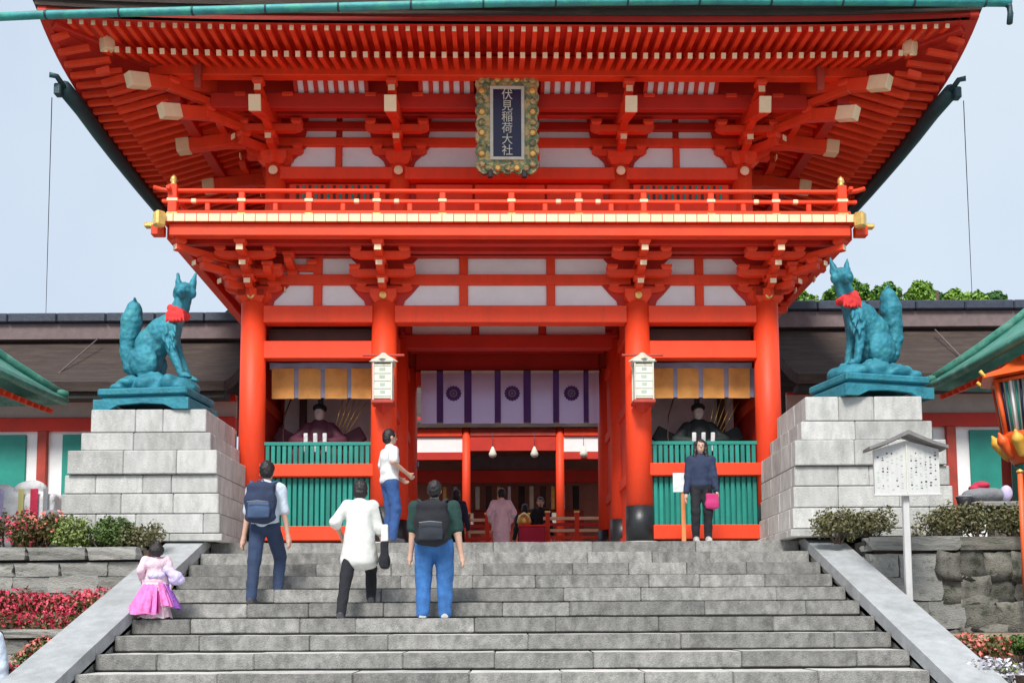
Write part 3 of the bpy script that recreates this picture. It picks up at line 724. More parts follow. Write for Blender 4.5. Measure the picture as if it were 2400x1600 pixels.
for sx in (-1, 1): ob('iron_hook', boxm(.09, .1, .14, IRON, .02), t, (sx*pw*.27, -.02, -.09))

# ------------------------------------------------------------------ lanterns on the inner pillars
def lantern(x, lab):
    yl = GY-.42; z0, z1 = Z(932, yl), Z(826, yl); h = z1-z0
    t = gthing('hanging_lantern', lab, 'lantern', x, yl, z0, 'white paper lanterns on the gate pillars')
    B('paper_box', t, -.15, .15, -.15, .15, .10, h-.10, PAPER, .01)
    for sx in (-1, 1):
        for sy in (-1, 1): B('corner_post', t, sx*.155-.012, sx*.155+.012, sy*.155-.012, sy*.155+.012, .06, h-.06, IVORY, .003)
    for k in range(5): 
        zz = .14+(h-.28)*k/4; B('paper_rib', t, -.155, .155, -.158, -.151, zz, zz+.012, IVORY, 0)
    for k in range(4):
        zz = .19+(h-.28)*k/4; B('ink_mark', t, -.045+R.uniform(-.01, .01), .045, -.1535, -.1505, zz, zz+.05, mat('faded_ink', (.42, .50, .42), .8) if 'faded_ink' not in MATS else MATS['faded_ink'], 0)
    B('base_board', t, -.19, .19, -.19, .19, .02, .08, REDW, .01)
    ob('base_drop', lathe([(.05, -.12), (.10, -.06), (.15, .02)], RED2, 4, False), t)
    B('cap_board', t, -.19, .19, -.19, .19, h-.08, h-.03, IVORY, .01)
    ob('lantern_roof', lathe([(.25, h-.03), (.12, h+.06), (.03, h+.12)], IVORY, 4, False), t, rot=(0, 0, math.pi/4) if False else (0, 0, 0))
    B('hanging_bar', t, -.36, .36, -.02, .02, h+.06, h+.10, REDW, .01)
    B('wall_arm', t, -.025, .025, 0, .3, h+.02, h+.06, IRON, .005)
lantern(X(882, 880, GY-.42), 'white paper box lantern hung on the gate pillar left of the passage')
lantern(X(1478, 872, GY-.42), 'white paper box lantern hung on the gate pillar right of the passage')

# ------------------------------------------------------------------ curtains
def clothm(w, h, m, folds, amp, nx=14, nz=8, ph=0.):
    vs = [(-w/2+w*i/nx, amp*math.sin(folds*math.pi*i/nx+ph)*(1-.5*j/nz)+.004*j, -h*j/nz) for j in range(nz+1) for i in range(nx+1)]
    fs = [(j*(nx+1)+i, (j+1)*(nx+1)+i, (j+1)*(nx+1)+i+1, j*(nx+1)+i+1) for j in range(nz) for i in range(nx)]
    me = mk('cloth', vs, fs, m, smooth=True); return me
YC = GY+4.45
zc0, zc1 = Z(972, YC), Z(852, YC)
t = gthing('shrine_curtain', 'wide white and lilac split curtain with three dark round crests in the passage', 'curtain', 0, YC, zc1)
cu = [978, 1020, 1098, 1165, 1232, 1300, 1368, 1388]
ob('curtain_rod', cylm(.025, .025, X(1392, 860, YC)-X(972, 860, YC), WOODD, 10), t, (X(972, 860, YC), .0, .01), (0, math.pi/2, 0))
strip = [(978, 1018), (1030, 1088), (1100, 1150), (1172, 1222), (1240, 1292), (1310, 1366), (1378, 1388)]
strip = [(977, 1013), (1028, 1076), (1093, 1146), (1160, 1212), (1229, 1280), (1294, 1350), (1362, 1386)]
for i, (a, b) in enumerate(strip):
    xa, xb = X(a, 900, YC), X(b, 900, YC)
    p = ob('curtain_panel', clothm(xb-xa, zc1-zc0, NOREN, 2, .015, ph=i), t, ((xa+xb)/2, -.03, 0))
    B('hem_band', p, -(xb-xa)/2, (xb-xa)/2, -.03, -.022, -.06, 0, PLAST2, 0)
    if i in (1, 3, 5):
        cz = -(zc1-zc0)*.44
        pts = [(.165*(1+.07*math.cos(16*q*2*math.pi/64))*math.cos(q*2*math.pi/64), .165*(1+.07*math.cos(16*q*2*math.pi/64))*math.sin(q*2*math.pi/64)) for q in range(64)]
        ob('round_crest', prism([(x, z+cz) for x, z in pts], .006, PURP), p, (0, -.045, 0))
        for k in range(10):
            an = k*math.pi/5; ob('crest_petal', cylm(.020, .020, .003, GREYB, 10), p, (.07*math.cos(an), -.049, cz+.07*math.sin(an)), (math.pi/2, 0, 0))
        ob('crest_heart', cylm(.028, .028, .004, GREYB, 12), p, (0, -.049, cz), (math.pi/2, 0, 0))
for i in range(6):
    a, b = strip[i][1], strip[i+1][0]; xa, xb = X(a, 900, YC), X(b, 900, YC)
    ob('purple_stripe', clothm(xb-xa, zc1-zc0-.03, PURP, 1, .004, 4), t, ((xa+xb)/2, .0, 0))
def bay_curtain(k, u0, u1, lab, n, dark):
    yc = GY+.32; z0, z1 = Z(914, yc), Z(833, yc); x0, x1 = X(u0, 870, yc), X(u1, 870, yc)
    t = gthing('bay_curtain', lab, 'curtain', (x0+x1)/2, yc, z1, 'ochre curtains in the side bays')
    ob('curtain_rod', cylm(.02, .02, x1-x0, WOODD, 10), t, (-(x1-x0)/2, 0, .01), (0, math.pi/2, 0))
    p = ob('top_band', clothm(x1-x0, .12, GREYB, 3, .01), t, (0, -.02, 0))
    w = (x1-x0)/n
    for i in range(n):
        ob('curtain_panel', clothm(w*.84, z1-z0-.1, ORCL, 2, .015, ph=i*1.3), t, (-(x1-x0)/2+w*(i+.5), -.005, -.1))
        ob('grey_strip', clothm(w*.22, z1-z0-.12, GREYB, 1, .008, 4), t, (-(x1-x0)/2+w*(i+1)-.0, .012, -.1))
bay_curtain(0, 624, 866, 'ochre and grey striped curtain across the left side bay of the gate', 4, 0)
bay_curtain(1, 1496, 1732, 'ochre and grey striped curtain across the right side bay of the gate', 4, 0)

# ------------------------------------------------------------------ seated guardian figures inside the bays
def guardian(x, robe, trim, lab):
    yb = GY+1.0; zb = Z(1105, GY)
    t = gthing('guardian_statue', lab, 'statue', x, yb, zb, 'seated guardian statues in the side bays')
    B('seat_box', t, -.42, .42, -.25, .45, 0, .52, WOODD, .02)
    pr = [('e', (0, 0, .95), (.26, .18, .36)), ('e', (0, -.02, .62), (.42, .32, .18)), ('c', (-.22, 0, 1.14), .1, (-.42, -.12, .84), .12), ('c', (-.42, -.12, .84), .13, (-.12, -.34, .78), .08),
          ('c', (.22, 0, 1.14), .1, (.42, -.12, .84), .12), ('c', (.42, -.12, .84), .13, (.12, -.34, .78), .08), ('c', (-.2, -.1, .6), .16, (-.34, -.38, .55), .14), ('c', (-.34, -.38, .55), .14, (-.25, -.42, .15), .11),
          ('c', (.2, -.1, .6), .16, (.34, -.38, .55), .14), ('c', (.34, -.38, .55), .14, (.25, -.42, .15), .11), ('b', (-.62, .05, .95), (.42, .10, .28), .5, 'Y'), ('b', (.62, .05, .95), (.42, .10, .28), -.5, 'Y')]
    sculpt('robed_body', pr, robe, .02, 4, t, .01, 6)
    for sx in (-1, 0, 1): ob('white_fold', boxm(.075, .03, .34, C_WHITE, .01), t, (sx*.17, -.40, .62), (rad(8), 0, 0))
    sculpt('head', [('e', (0, -.03, 1.40), (.095, .11, .13)), ('c', (0, 0, 1.2), .07, (0, -.02, 1.34), .06), ('e', (0, -.14, 1.38), (.02, .03, .03))], PLAST2, .012, 3, t)
    sculpt('black_hat', [('e', (0, .01, 1.50), (.13, .14, .09)), ('b', (0, .1, 1.62), (.10, .05, .28))], C_BLK, .014, 2, t)
    for i in range(5): ob('arrow_shaft', cylm(.009, .009, .9, GOLD, 6), t, (.18+.05*i, .18, .9), (rad(-6), rad(14+4*i), 0))
    ob('bow', tubem([(-.5, -.2, .4), (-.62, -.25, .9), (-.60, -.25, 1.3), (-.45, -.2, 1.75)], .014, WOODD, 8), t)
guardian(X(742, 1000, GY+1.15), mat('maroon_robe', (.09, .015, .035), .7), 0, 'seated guardian figure in maroon robe behind the lattice of the left bay')
guardian(X(1606, 1000, GY+1.15), mat('black_robe', (.012, .02, .02), .7), 0, 'seated guardian figure in black robe behind the lattice of the right bay')

# ------------------------------------------------------------------ worship hall seen through the passage
HY = 30.5
hall = thing('worship_hall', 'red and white worship hall with dark interior seen through the gate passage', 'hall', (0, HY, 0), 0)
hx = [X(860, 1050, HY), X(1072, 1050, HY), X(1287, 1050, HY), X(1500, 1050, HY)]
hz = lambda v: Z(v, HY)
for yy in (0, 3.0):
    for x in hx: ob('hall_column', cylm(.13, .125, hz(960), RED, 20), hall, (x, yy, 0))
for k in range(3):
    a, b = hx[k]+.12, hx[k+1]-.12
    B('hall_beam', hall, a, b, -.1, .1, hz(1002), hz(985), [RED, REDW, RED][k])
    B('upper_hall_beam', hall, a, b, -.1, .1, hz(972)-.0, hz(958), RED2)
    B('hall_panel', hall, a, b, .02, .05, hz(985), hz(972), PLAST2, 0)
    if k != 1:
        B('hall_panel', hall, a, b, -.02, .02, hz(1038), hz(1003), PLAST, 0); B('hall_lintel', hall, a, b, -.08, .08, hz(1056), hz(1038), RED2)
    else: B('hall_lintel', hall, a, b, -.08, .08, hz(1036), hz(1004), RED2)
B('hall_floor', hall, -5, 5, .3, 7, .0, .35, WOODD, .01)
B('hall_back_wall', hall, -5, 5, 2.6, 2.7, 0, 4.6, mat('brown_inner_wall', (.50, .22, .16), .8), 0)
Y2 = HY+2.0
B('altar_screen', hall, -2.3, 2.3, 2.1, 2.2, .35, Z(1172, Y2), REDW, .02)
B('blind', hall, -1.5, 1.5, 1.2, 1.24, Z(1080, HY+1.2), Z(1046, HY+1.2), MAUVE, 0)
B('blind_beam', hall, -4.6, 4.6, 1.1, 1.3, Z(1108, HY+1.2), Z(1080, HY+1.2), RED2, .01)
for k in range(13):
    m_ = [GOLD, PLAST, DARK, IVORY, WOODD][k % 5]; xa = -2.2+.345*k; B('shrine_panel', hall, xa, xa+[.12, .10, .2, .14, .18][k % 5], 1.9, 1.98, Z(1170, Y2), Z(1117, Y2), m_, .01)
for x in (-1.4, -.45, .5, 1.45): B('offering_tray', hall, x-.2, x+.2, 1.4, 1.7, Z(1192, HY+1.5)-.2, Z(1178, HY+1.5), [RED2, GOLD, IVORY, RED2][int(x*2) % 4], .02)
B('hall_ceiling', hall, -5, 5, 0, 6.5, 4.3, 4.4, WOODD, 0)
hr = [(-.25, 4.5), (-.25, 4.65), (3.2, 7.0), (8.4, 4.1), (8.4, 3.9), (3.2, 6.6)]
ob('hall_roof', prism(hr, 11.5, BARK, 'x'), hall)
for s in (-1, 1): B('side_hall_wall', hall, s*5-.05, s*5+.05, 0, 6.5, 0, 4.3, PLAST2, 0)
for i, u in enumerate((1133, 1228, 1340)):
    zz = hz(1054); t = thing('hanging_bell_lamp', ['white teardrop lamp hanging in the hall, leftmost of three', 'white teardrop lamp hanging in the hall, middle of three', 'white teardrop lamp hanging in the hall, rightmost of three'][i], 'lamp', (X(u, 1040, HY), HY-.25, zz), 0, 'teardrop lamps in the worship hall')
    ob('lamp_shade', lathe([(.02, .0), (.10, .04), (.12, .12), (.06, .26), (.02, .34)], PAPER, 14), t); ob('lamp_cord', cylm(.008, .008, .45, IRON, 6), t, (0, 0, .33))
# red barriers in front of the hall
def barrier(x, y, w, lab):
    t = thing('low_barrier', lab, 'barrier', (x, y, 0), 0, 'low red barriers before the hall')
    for s in (-1, 0, 1): B('barrier_post', t, s*w/2-.05, s*w/2+.05, -.05, .05, 0, 1.22, RED); ob('post_cap', boxm(.13, .13, .05, GOLD, .01), t, (s*w/2, 0, 1.22))
    for z, m_ in ((.62, RED), (.78, CREAM), (.92, RED2), (1.06, CREAM)): B('barrier_rail', t, -w/2-.1, w/2+.1, -.035, .035, z, z+.07, m_, .008)
barrier(X(1325, 1210, 23.6), 23.6, 1.35, 'low red barrier with pale rails right of the passage centre')
barrier(X(1075, 1210, 23.9), 23.9, .9, 'low red barrier left of the passage centre behind the visitors')
t = thing('offertory_box', 'small bright red box with a golden bundle on top before the hall', 'box', (X(1222, 1220, 23.2), 23.2, 0))
B('box_body', t, -.30, .30, -.2, .2, 0, .86, C_RED, .02); ob('golden_bundle', lathe([(.12, .9), (.17, .98), (.13, 1.12), (.02, 1.2)], GOLD, 12), t, (-.18, 0, 0)); B('box_lid', t, -.32, .32, -.22, .22, .86, .90, RED, .01)

# ------------------------------------------------------------------ fox pedestals and foxes
def pedestal(cx, y0, ztop, side, lab):
    t = thing('statue_pedestal', lab, 'pedestal', (cx, y0, 0), 0, 'stepped granite pedestals of the fox statues')
    H = ztop; hs = [.36, .28, .37, .29, .31, .30]; tot = sum(hs)+.2; hs = [h*H/(sum(hs)+.12) for h in hs]
    wi = [1.80, 2.02, 2.20, 2.38, 2.44, 2.50]; z = H
    offs = side*-.0
    for c, (h, w) in enumerate(zip(hs+[H-sum(hs)], wi+[2.62])):
        d = w*.95; lip = .0
        inner = -side*0
        xo = side*(w-1.8)*.16          # outer side steps out more than the inner side
        n = [3, 2, 3, 4, 3, 4, 3][c]; yo = 0
        if c == 2: w += .12; d += .12; yo = -.06
        cuts = sorted([R.uniform(.8, 1.2)*(i+1)/n for i in range(n-1)]); cuts = [0]+[min(.93, q) for q in cuts]+[1]
        B('core', t, xo-w/2+.15, xo+w/2-.15, .15, d-.15, z-h, z-.01, DARK, 0)
        bt = .20
        for i in range(n):
            xa, xb = xo-w/2+w*cuts[i], xo-w/2+w*cuts[i+1]
            for yy in (yo, yo+d-bt): B('stone_block', t, xa+.003, xb-.003, yy+R.uniform(0, .006), yy+bt, z-h+.006, z-.003, PED, .012)
        for sx in (-1, 1):
            m_ = 3
            for i in range(m_):
                ya, yb = yo+bt+(d-2*bt)*i/m_, yo+bt+(d-2*bt)*(i+1)/m_
                xa = xo+sx*w/2; B('stone_block', t, xa-sx*bt, xa-sx*R.uniform(0, .006), ya+.003, yb-.003, z-h+.006, z-.003, PED, .012)
        if c == 0: B('cap_fill', t, xo-w/2+bt, xo+w/2-bt, bt, d-bt, z-.2, z-.004, PED, 0)
        z -= h
    return t
YPL, YPR = 15.75, 15.55
PLX = X(343, 935, YPL); PRX = X(1985, 915, YPR)
ZPL, ZPR = Z(935, YPL), Z(914, YPR)
pedestal(PLX, YPL, ZPL, -1, 'stepped granite block pedestal under the left fox statue')
pedestal(PRX, YPR, ZPR, 1, 'stepped granite block pedestal under the right fox statue')
def fox(px, py, pz, s, rz, lab, lean):
    """s=+1 faces +x"""
    t = thing('fox_statue', lab, 'statue', (px, py, pz), rz, 'bronze fox statues on pedestals'); t.scale = (1.08, 1.12, 1.19)
    m = lambda x, y, z: (s*x, y, z)
    # plinth: two slabs and feet
    B('plinth_top', t, -.68, .68, -.50, .50, .20, .30, BRONZE, .02)
    B('plinth_band', t, -.63, .63, -.45, .45, .15, .20, BRONZE, .01)
    arch = [(-.72, 0), (-.72, .15), (.72, .15), (.72, 0), (.50, 0), (.34, .07), (0, .09), (-.34, .07), (-.50, 0)]
    for yy in (-.49, .49): ob('plinth_foot', prism(arch, .07, BRONZE), t, (0, yy, 0))
    for xx in (-.68, .68): B('plinth_side', t, xx-.035, xx+.035, -.45, .45, 0, .15, BRONZE, .01)
    rk = [('e', m(-.0, 0, .34), (.56, .36, .15)), ('e', m(-.35, 0, .42), (.30, .30, .14)), ('e', m(.30, -.05, .38), (.36, .32, .13)), ('e', m(.0, -.18, .42), (.25, .2, .14)), ('e', m(.45, -.1, .34), (.2, .25, .1)), ('e', m(-.44, -.1, .35), (.2, .28, .1))]
    for k in range(14): rk.append(('e', m(R.uniform(-.52, .52), R.uniform(-.34, .1), R.uniform(.32, .42)), (R.uniform(.08, .16), R.uniform(.08, .14), R.uniform(.05, .10))))
    sculpt('rock_base', rk, BRONZE, .02, 2, t, .03, 7)
    fx, fz = .47-lean, .50
    b = [('e', m(-.19, 0, .76), (.24, .21, .26)), ('e', m(-.11, 0, .98), (.25, .20, .27), s*.5, 'Y'), ('e', m(.04, 0, 1.13), (.23, .20, .24), s*.45, 'Y'), ('e', m(.15, -.01, 1.20), (.20, .18, .21)), ('e', m(.18, -.04, 1.08), (.14, .13, .17)),
         ('c', m(.18, 0, 1.24), .155, m(.33, -.02, 1.47), .125), ('c', m(.33, -.02, 1.47), .125, m(.39, -.03, 1.62), .115),
         # head turned to the viewer
         ('e', m(.41, -.05, 1.71), (.155, .15, .125)), ('c', m(.42, -.10, 1.69), .085, m(.45, -.31, 1.62), .038), ('c', m(.42, -.10, 1.65), .06, m(.45, -.28, 1.58), .030), ('e', m(.45, -.335, 1.632), (.022, .018, .016)),
         ('e', m(.30, -.06, 1.68), (.07, .06, .075)), ('e', m(.53, -.06, 1.68), (.07, .06, .075)), ('c', m(.37, -.16, 1.745), .022, m(.33, -.12, 1.76), .018), ('c', m(.47, -.17, 1.745), .022, m(.51, -.13, 1.76), .018),
         ('c', m(.31, -.02, 1.78), .065, m(.275, 0, 1.98), .014), ('c', m(.51, -.02, 1.78), .065, m(.56, 0, 1.97), .014)]
    for yy in (-.10, .10):
        b += [('e', m(-.16, yy*1.6, .74), (.22, .10, .21)), ('c', m(-.04, yy*1.5, .66), .085, m(-.18, yy*1.5, .55), .055), ('c', m(-.18, yy*1.5, .54), .055, m(.06, yy*1.7, .53), .045), ('e', m(.08, yy*1.7, .53), (.075, .05, .04)),
              ('c', m(.17, yy, 1.12), .105, m(.26-lean*.5, yy*1.1, .88), .07), ('c', m(.26-lean*.5, yy*1.1, .88), .07, m(fx-.06, yy*1.2, .58), .052), ('e', m(fx, yy*1.2, .53), (.085, .05, .045))]
        for k in (-1, 0, 1): b.append(('c', m(fx+.03, yy*1.2+k*.026, .52), .02, m(fx+.09, yy*1.2+k*.03, .51), .016))
    # tail
    tl = [(-.34, .60), (-.46, .70), (-.50, .92), (-.48, 1.14), (-.45, 1.34), (-.42, 1.50), (-.41, 1.66)]; tr = [.065, .095, .115, .135, .155, .12, .02]
    for i in range(6): b.append(('c', m(tl[i][0], .03, tl[i][1]), tr[i], m(tl[i+1][0], .03, tl[i+1][1]), tr[i+1]))
    for q in range(16):      # locks of fur along the chest, back and tail
        f = q/15; b.append(('c', m(-.46+.03*math.sin(q), .03+.06*math.sin(q*2.3), .78+.75*f), .05, m(-.42+.05*math.cos(q*1.7), .03+.10*math.sin(q*2.3+1), .90+.75*f), .012))
        b.append(('c', m(.22+.08*math.sin(q*1.9), -.12-.05*math.cos(q), .98+.25*f), .035, m(.26+.08*math.sin(q*1.9), -.17-.04*math.cos(q), .88+.25*f), .010))
    sculpt('fox_body', b, BRONZE, .010, 3, t, .010, 16)
    for q, sx in ((.375, -1), (.465, 1)): sculpt('eye', [('e', m(q, -.185, 1.715), (.020, .012, .013))], BLACK, .004, 0, t)
    # bib
    bb = []
    for k in range(13):
        a = -math.pi*.95+math.pi*.9*k/12+.0; a = -math.pi+2*math.pi*k/13
        bb.append(('e', m(.315+.115*math.cos(a), -.02+.115*math.sin(a), 1.43-.05*math.cos(a)), (.055, .055, .05)))
    bb += [('e', m(.35, -.12, 1.36), (.11, .06, .10)), ('e', m(.28, -.14, 1.36), (.11, .05, .09))]
    for q in range(6): bb.append(('c', m(.21+.045*q, -.15, 1.40), .022, m(.19+.055*q, -.175, 1.27), .016))
    sculpt('red_bib', bb, BIB, .013, 4, t, .012, 16)
    return t
fox(X(370, 935, YPL+.75), YPL+.60, ZPL, 1, rad(-6), 'green bronze fox statue with red bib on the left pedestal, facing right', 0.0)
fox(X(1990, 915, YPR+.72), YPR+.60, ZPR, -1, rad(14), 'green bronze fox statue with red bib on the right pedestal, facing left', .17)

# ------------------------------------------------------------------ terraces and retaining walls
def stone(par, x0, x1, y0, y1, z0, z1, m, name='wall_stone', rough=.012):
    k = ('stn', m.name, R.randint(0, 5), rough)
    if k not in CACHE:
        bm = bmesh.new(); bmesh.ops.create_cube(bm, size=1)
        bmesh.ops.subdivide_edges(bm, edges=list(bm.edges), cuts=2, use_grid_fill=True)
        se = R.uniform(0, 50)
        for v in bm.verts:
            n_ = noise.noise_vector(v.co*2.2+Vector((se, 0, 0)))
            v.co += n_*rough*6
            if rough > .02: v.co *= 1-.18*max(0, (v.co.length-.62))
        CACHE[k] = bm2(bm, 'stone', m, smooth=rough > .02)
    return ob(name, CACHE[k], par, ((x0+x1)/2, (y0+y1)/2, (z0+z1)/2), (0, 0, 0), (abs(x1-x0)*.985, abs(y1-y0), abs(z1-z0)*.975))
def rwall(lab, x0, x1, yf, dz, ztop, cop, rows, m=WALLS, bottom=GZ, group='planter retaining walls'):
    t = thing('retaining_wall', lab, 'wall', ((x0+x1)/2, yf, 0), 0, group); cx = (x0+x1)/2
    B('wall_core', t, x0-cx, x1-cx, .10, dz, bottom+.001, ztop-.05, DARK, 0)
    x = x0
    while x < x1-.05:
        w = min(R.uniform(.7, 1.3), x1-x); stone(t, x-cx, x+w-cx, -.06, .34, ztop-cop, ztop, m, 'coping_stone'); x += w
    z = ztop-cop-.035
    for h in rows:
        x = x0
        while x < x1-.05:
            w = min(R.uniform(.35, .85), x1-x); stone(t, x-cx, x+w-cx, R.uniform(-.01, .015), .3, z-h, z, m); x += w
        z -= h
    return t
XLr, XRr = SX0-.60, SX1+.58
YW = 14.7
rwall('cut-stone retaining wall under the green shrubs left of the stairs', -12.5, XLr, YW, .6, Z(1276, YW, True), Z(1276, YW, True)-Z(1306, YW, True), [.2, .24, .26, .26])
struct(ob('planting_bed', boxm(7.4, 1.3, 2.6, SOIL, 0), None, (-9.0, YW+.85, GZ+.01)))
struct(ob('planting_bed', boxm(7.4, 1.3, 2.6, SOIL, 0), None, (8.95, YW+.75, GZ+.01)))
struct(ob('planting_bed', prism([(12.65, GZ+.01), (12.65, -1.36), (14.69, -.86), (14.69, GZ+.01)], 7.1, SOIL, 'x'), None, (-8.95, 0, 0)))
struct(ob('planting_bed', boxm(7.1, 2.1, 1.35, SOIL, 0), None, (8.75, 13.6, GZ+.01)))
struct(ob('planting_bed', boxm(6.5, 1.6, .95, SOIL, 0), None, (8.6, 11.5, GZ+.01)))
struct(ob('planting_bed', boxm(2.6, 1.2, .95, SOIL, 0), None, (-6.8, 11.9, GZ+.01)))
rwall('low mossy stone kerb wall below the red azaleas left of the stairs', -12.5, XLr, 12.6, .3, Z(1468, 12.6, True), .1, [.16, .2, .2])
# right: upper wall with cut stones near the ramp, then field rocks
t = thing('retaining_wall', 'retaining wall of cut stones and dark field boulders right of the stairs', 'wall', (9, YW, 0), 0, 'planter retaining walls')
zt_ = Z(1262, YW, True); B('wall_core', t, XRr-9, 3.5, .16, .6, GZ, zt_-.05, DARK, 0)
x = XRr
while x < 12.4:
    w = R.uniform(.7, 1.3); stone(t, x-9, x+w-9, -.06, .34, zt_-.20, zt_, ROCK if x > 6.2 else WALLS, 'coping_stone'); x += w
z = zt_-.24
for r_, h in enumerate((.34, .34, .4, .4)):
    x = XRr
    while x < 12.4:
        if x < 6.0: w = R.uniform(.35, .6); stone(t, x-9, x+w-9, R.uniform(-.02, .02), .3, z-h, z, WALLS)
        else: w = R.uniform(.24, .55); k = R.uniform(-.05, .05); stone(t, x-9-.03, x+w-9+.03, R.uniform(-.07, .02), .4, z-h-.05+k, z+.03+k, ROCK, 'boulder', .032)
        x += w
    z -= h
rwall('low ochre stone kerb wall on the lower terrace right of the stairs', XRr, 12, 12.6, .3, Z(1490, 12.6, True), .11, [.2, .2], m=mat('ochre_kerb_stone', (.38, .29, .21), .9, .25, 3, .6, 25, .2))

# ------------------------------------------------------------------ shrubs
def leafcloud(ells, n, size, m, jit=.35, flat=.5):
    w = np.array([e[1][0]*e[1][1]*e[1][2] for e in ells]); w = w/w.sum(); ix = NP.choice(len(ells), n, p=w)
    C_ = np.array([e[0] for e in ells])[ix]; R_ = np.array([e[1] for e in ells])[ix]
    nm = lambda v: v/np.linalg.norm(v, axis=1, keepdims=True)
    d = nm(NP.normal(size=(n, 3))); q = 1-jit*NP.rand(n, 1)**1.5
    wob = 1+.16*np.sin(d[:, :1]*7+C_[:, :1]*9)*np.cos(d[:, 2:]*6+C_[:, 1:2]*7)
    p = C_+d*R_*q*wob; nr = nm(d+NP.normal(size=(n, 3))*flat); a = nm(np.cross(nr, NP.normal(size=(n, 3)))); b = np.cross(nr, a); s = size*NP.uniform(.6, 1.3, (n, 1))
    vs = np.stack([p-a*s*.5, p-b*s*.28, p+a*s*.5, p+b*s*.28], 1).reshape(-1, 3)
    me = bpy.data.meshes.new('leaves'); me.from_pydata(vs.tolist(), [], np.arange(n*4).reshape(-1, 4).tolist()); me.update(); me.materials.append(m)
    return me
def bush(lab, x, y, z, w, d, h, lm, fm=None, nl=2600, nf=900, name='shrub', group=None, cat='shrub', ls=.055):
    t = thing(name, lab, cat, (x, y, z), 0, group)
    ells = []
    for k in range(7): ells.append(((R.uniform(-.32, .32)*w, R.uniform(-.3, .3)*d, h*R.uniform(.35, .62)), (w*R.uniform(.17, .26), d*R.uniform(.2, .32), h*R.uniform(.28, .42))))
    f = stuff(ob('foliage', leafcloud(ells, nl, ls, lm, .5, .8), t))
    if fm:
        fe = [((c[0], c[1]-.02, c[2]+.02), (r[0]*1.04, r[1]*1.06, r[2]*1.06)) for c, r in ells]
        stuff(ob('blossoms', leafcloud(fe, nf, ls*1.15, fm, .12, .9), t))
    vs = []
    for k in range(6):
        c = ells[k][0]; ob('stem', tubem([(c[0]*.2, c[1]*.2, -.03), (c[0]*.6, c[1]*.6, c[2]*.5), c], [.018, .013, .006], BRK, 5), t)
    return t
zs = Z(1276, YW, True)-.02
GRP = 'shrubs on the upper beds'
for i, (u, w, h, lm, fm, lab) in enumerate([
    (15, .75, .62, LF_R, FL_R, 'red azalea bush at the far left end of the upper bed'), (88, .7, .50, LF_R, FL_P, 'coral azalea bush, second from the left in the upper bed'),
    (165, .8, .60, LF_L, None, 'pale leafy shrub with light tips in front of the left pedestal'), (240, .85, .52, LF_G, None, 'dark green dense shrub left of the left pedestal centre'),
    (312, .8, .42, LF_D, None, 'sparse olive shrub at the right end of the left upper bed')]):
    yy = YW+.50; bush(lab, X(u, 1230, yy), yy, zs, w*1.2, .5, h*1.12, lm, fm, group=GRP, nl=1500 if lm is LF_D else 2600, nf=380)
for i, (u, w, h, lab) in enumerate([(1925, .7, .5, 'sparse dry olive shrub nearest the ramp on the right bed'), (2000, .7, .5, 'dry olive shrub just left of the notice board post'), (2160, .85, .55, 'broad dry olive shrub right of the notice board post'), (2245, .8, .55, 'dry olive shrub under the stone bench end'), (2325, .7, .5, 'dry olive shrub at the right edge of the upper bed')]):
    yy = YW+.48; bush(lab, X(u, 1225, yy), yy, Z(1262, YW, True)-.03, w*1.1, .5, h*1.15, LF_D, None, group=GRP, nl=1700)
G2 = 'azaleas on the lower beds'
for i, (u, v, yy, w, h, lm, fm, nf, lab) in enumerate([
    (15, 1400, 13.7, 1.2, .62, LF_R, FL_M, 1500, 'crimson azalea mound at the left edge of the middle bed'), (100, 1392, 13.9, 1.2, .62, LF_R, FL_R, 1900, 'dense red azalea mound in the middle bed'),
    (190, 1392, 13.9, 1.1, .56, LF_R, FL_R, 1500, 'red azalea mound beside the left ramp wall'), (255, 1392, 13.8, .6, .42, LF_R, FL_P, 300, 'brownish azalea with few coral blooms against the left ramp wall'),
    (60, 1430, 13.1, 1.1, .40, LF_R, FL_M, 900, 'low crimson azalea in front of the middle bed mounds'), (170, 1432, 13.1, 1.0, .42, LF_R, FL_M, 700, 'brown leaved azalea low in front of the red mounds'),
    (150, 1478, 12.55, .9, .50, LF_R, FL_P, 800, 'coral azalea spilling over the low kerb wall on the left'), (105, 1520, 12.15, .9, .48, LF_G, FL_P, 200, 'green azalea with orange tips under the left kerb wall'), (40, 1556, 11.6, .9, .45, LF_R, FL_R, 700, 'small red azalea in the bottom left corner')]):
    x = X(u, v, yy); bush(lab, x, yy, Z(v, yy)-h*.5, w, .8, h, lm, fm, nl=2600, nf=nf, group=G2, name='azalea_bush', ls=.05)
bush('small coral azalea on the lower terrace right of the ramp wall', X(2265, 1505, 12.0), 12.0, Z(1530, 12.0), .8, .6, .35, LF_R, FL_P, 1600, 500, 'azalea_bush', G2)
bush('green low shrub behind the kerb at the lower right', X(2335, 1500, 12.0), 12.0, Z(1525, 12.0), .7, .6, .34, LF_G, None, 1600, 0, 'azalea_bush', G2)
bush('pale lavender flowering bush in the bottom right corner', X(2310, 1580, 11.3), 11.3, Z(1615, 11.3), 1.0, .8, .50, LF_L, FL_W, 1500, 1800, 'azalea_bush', G2)

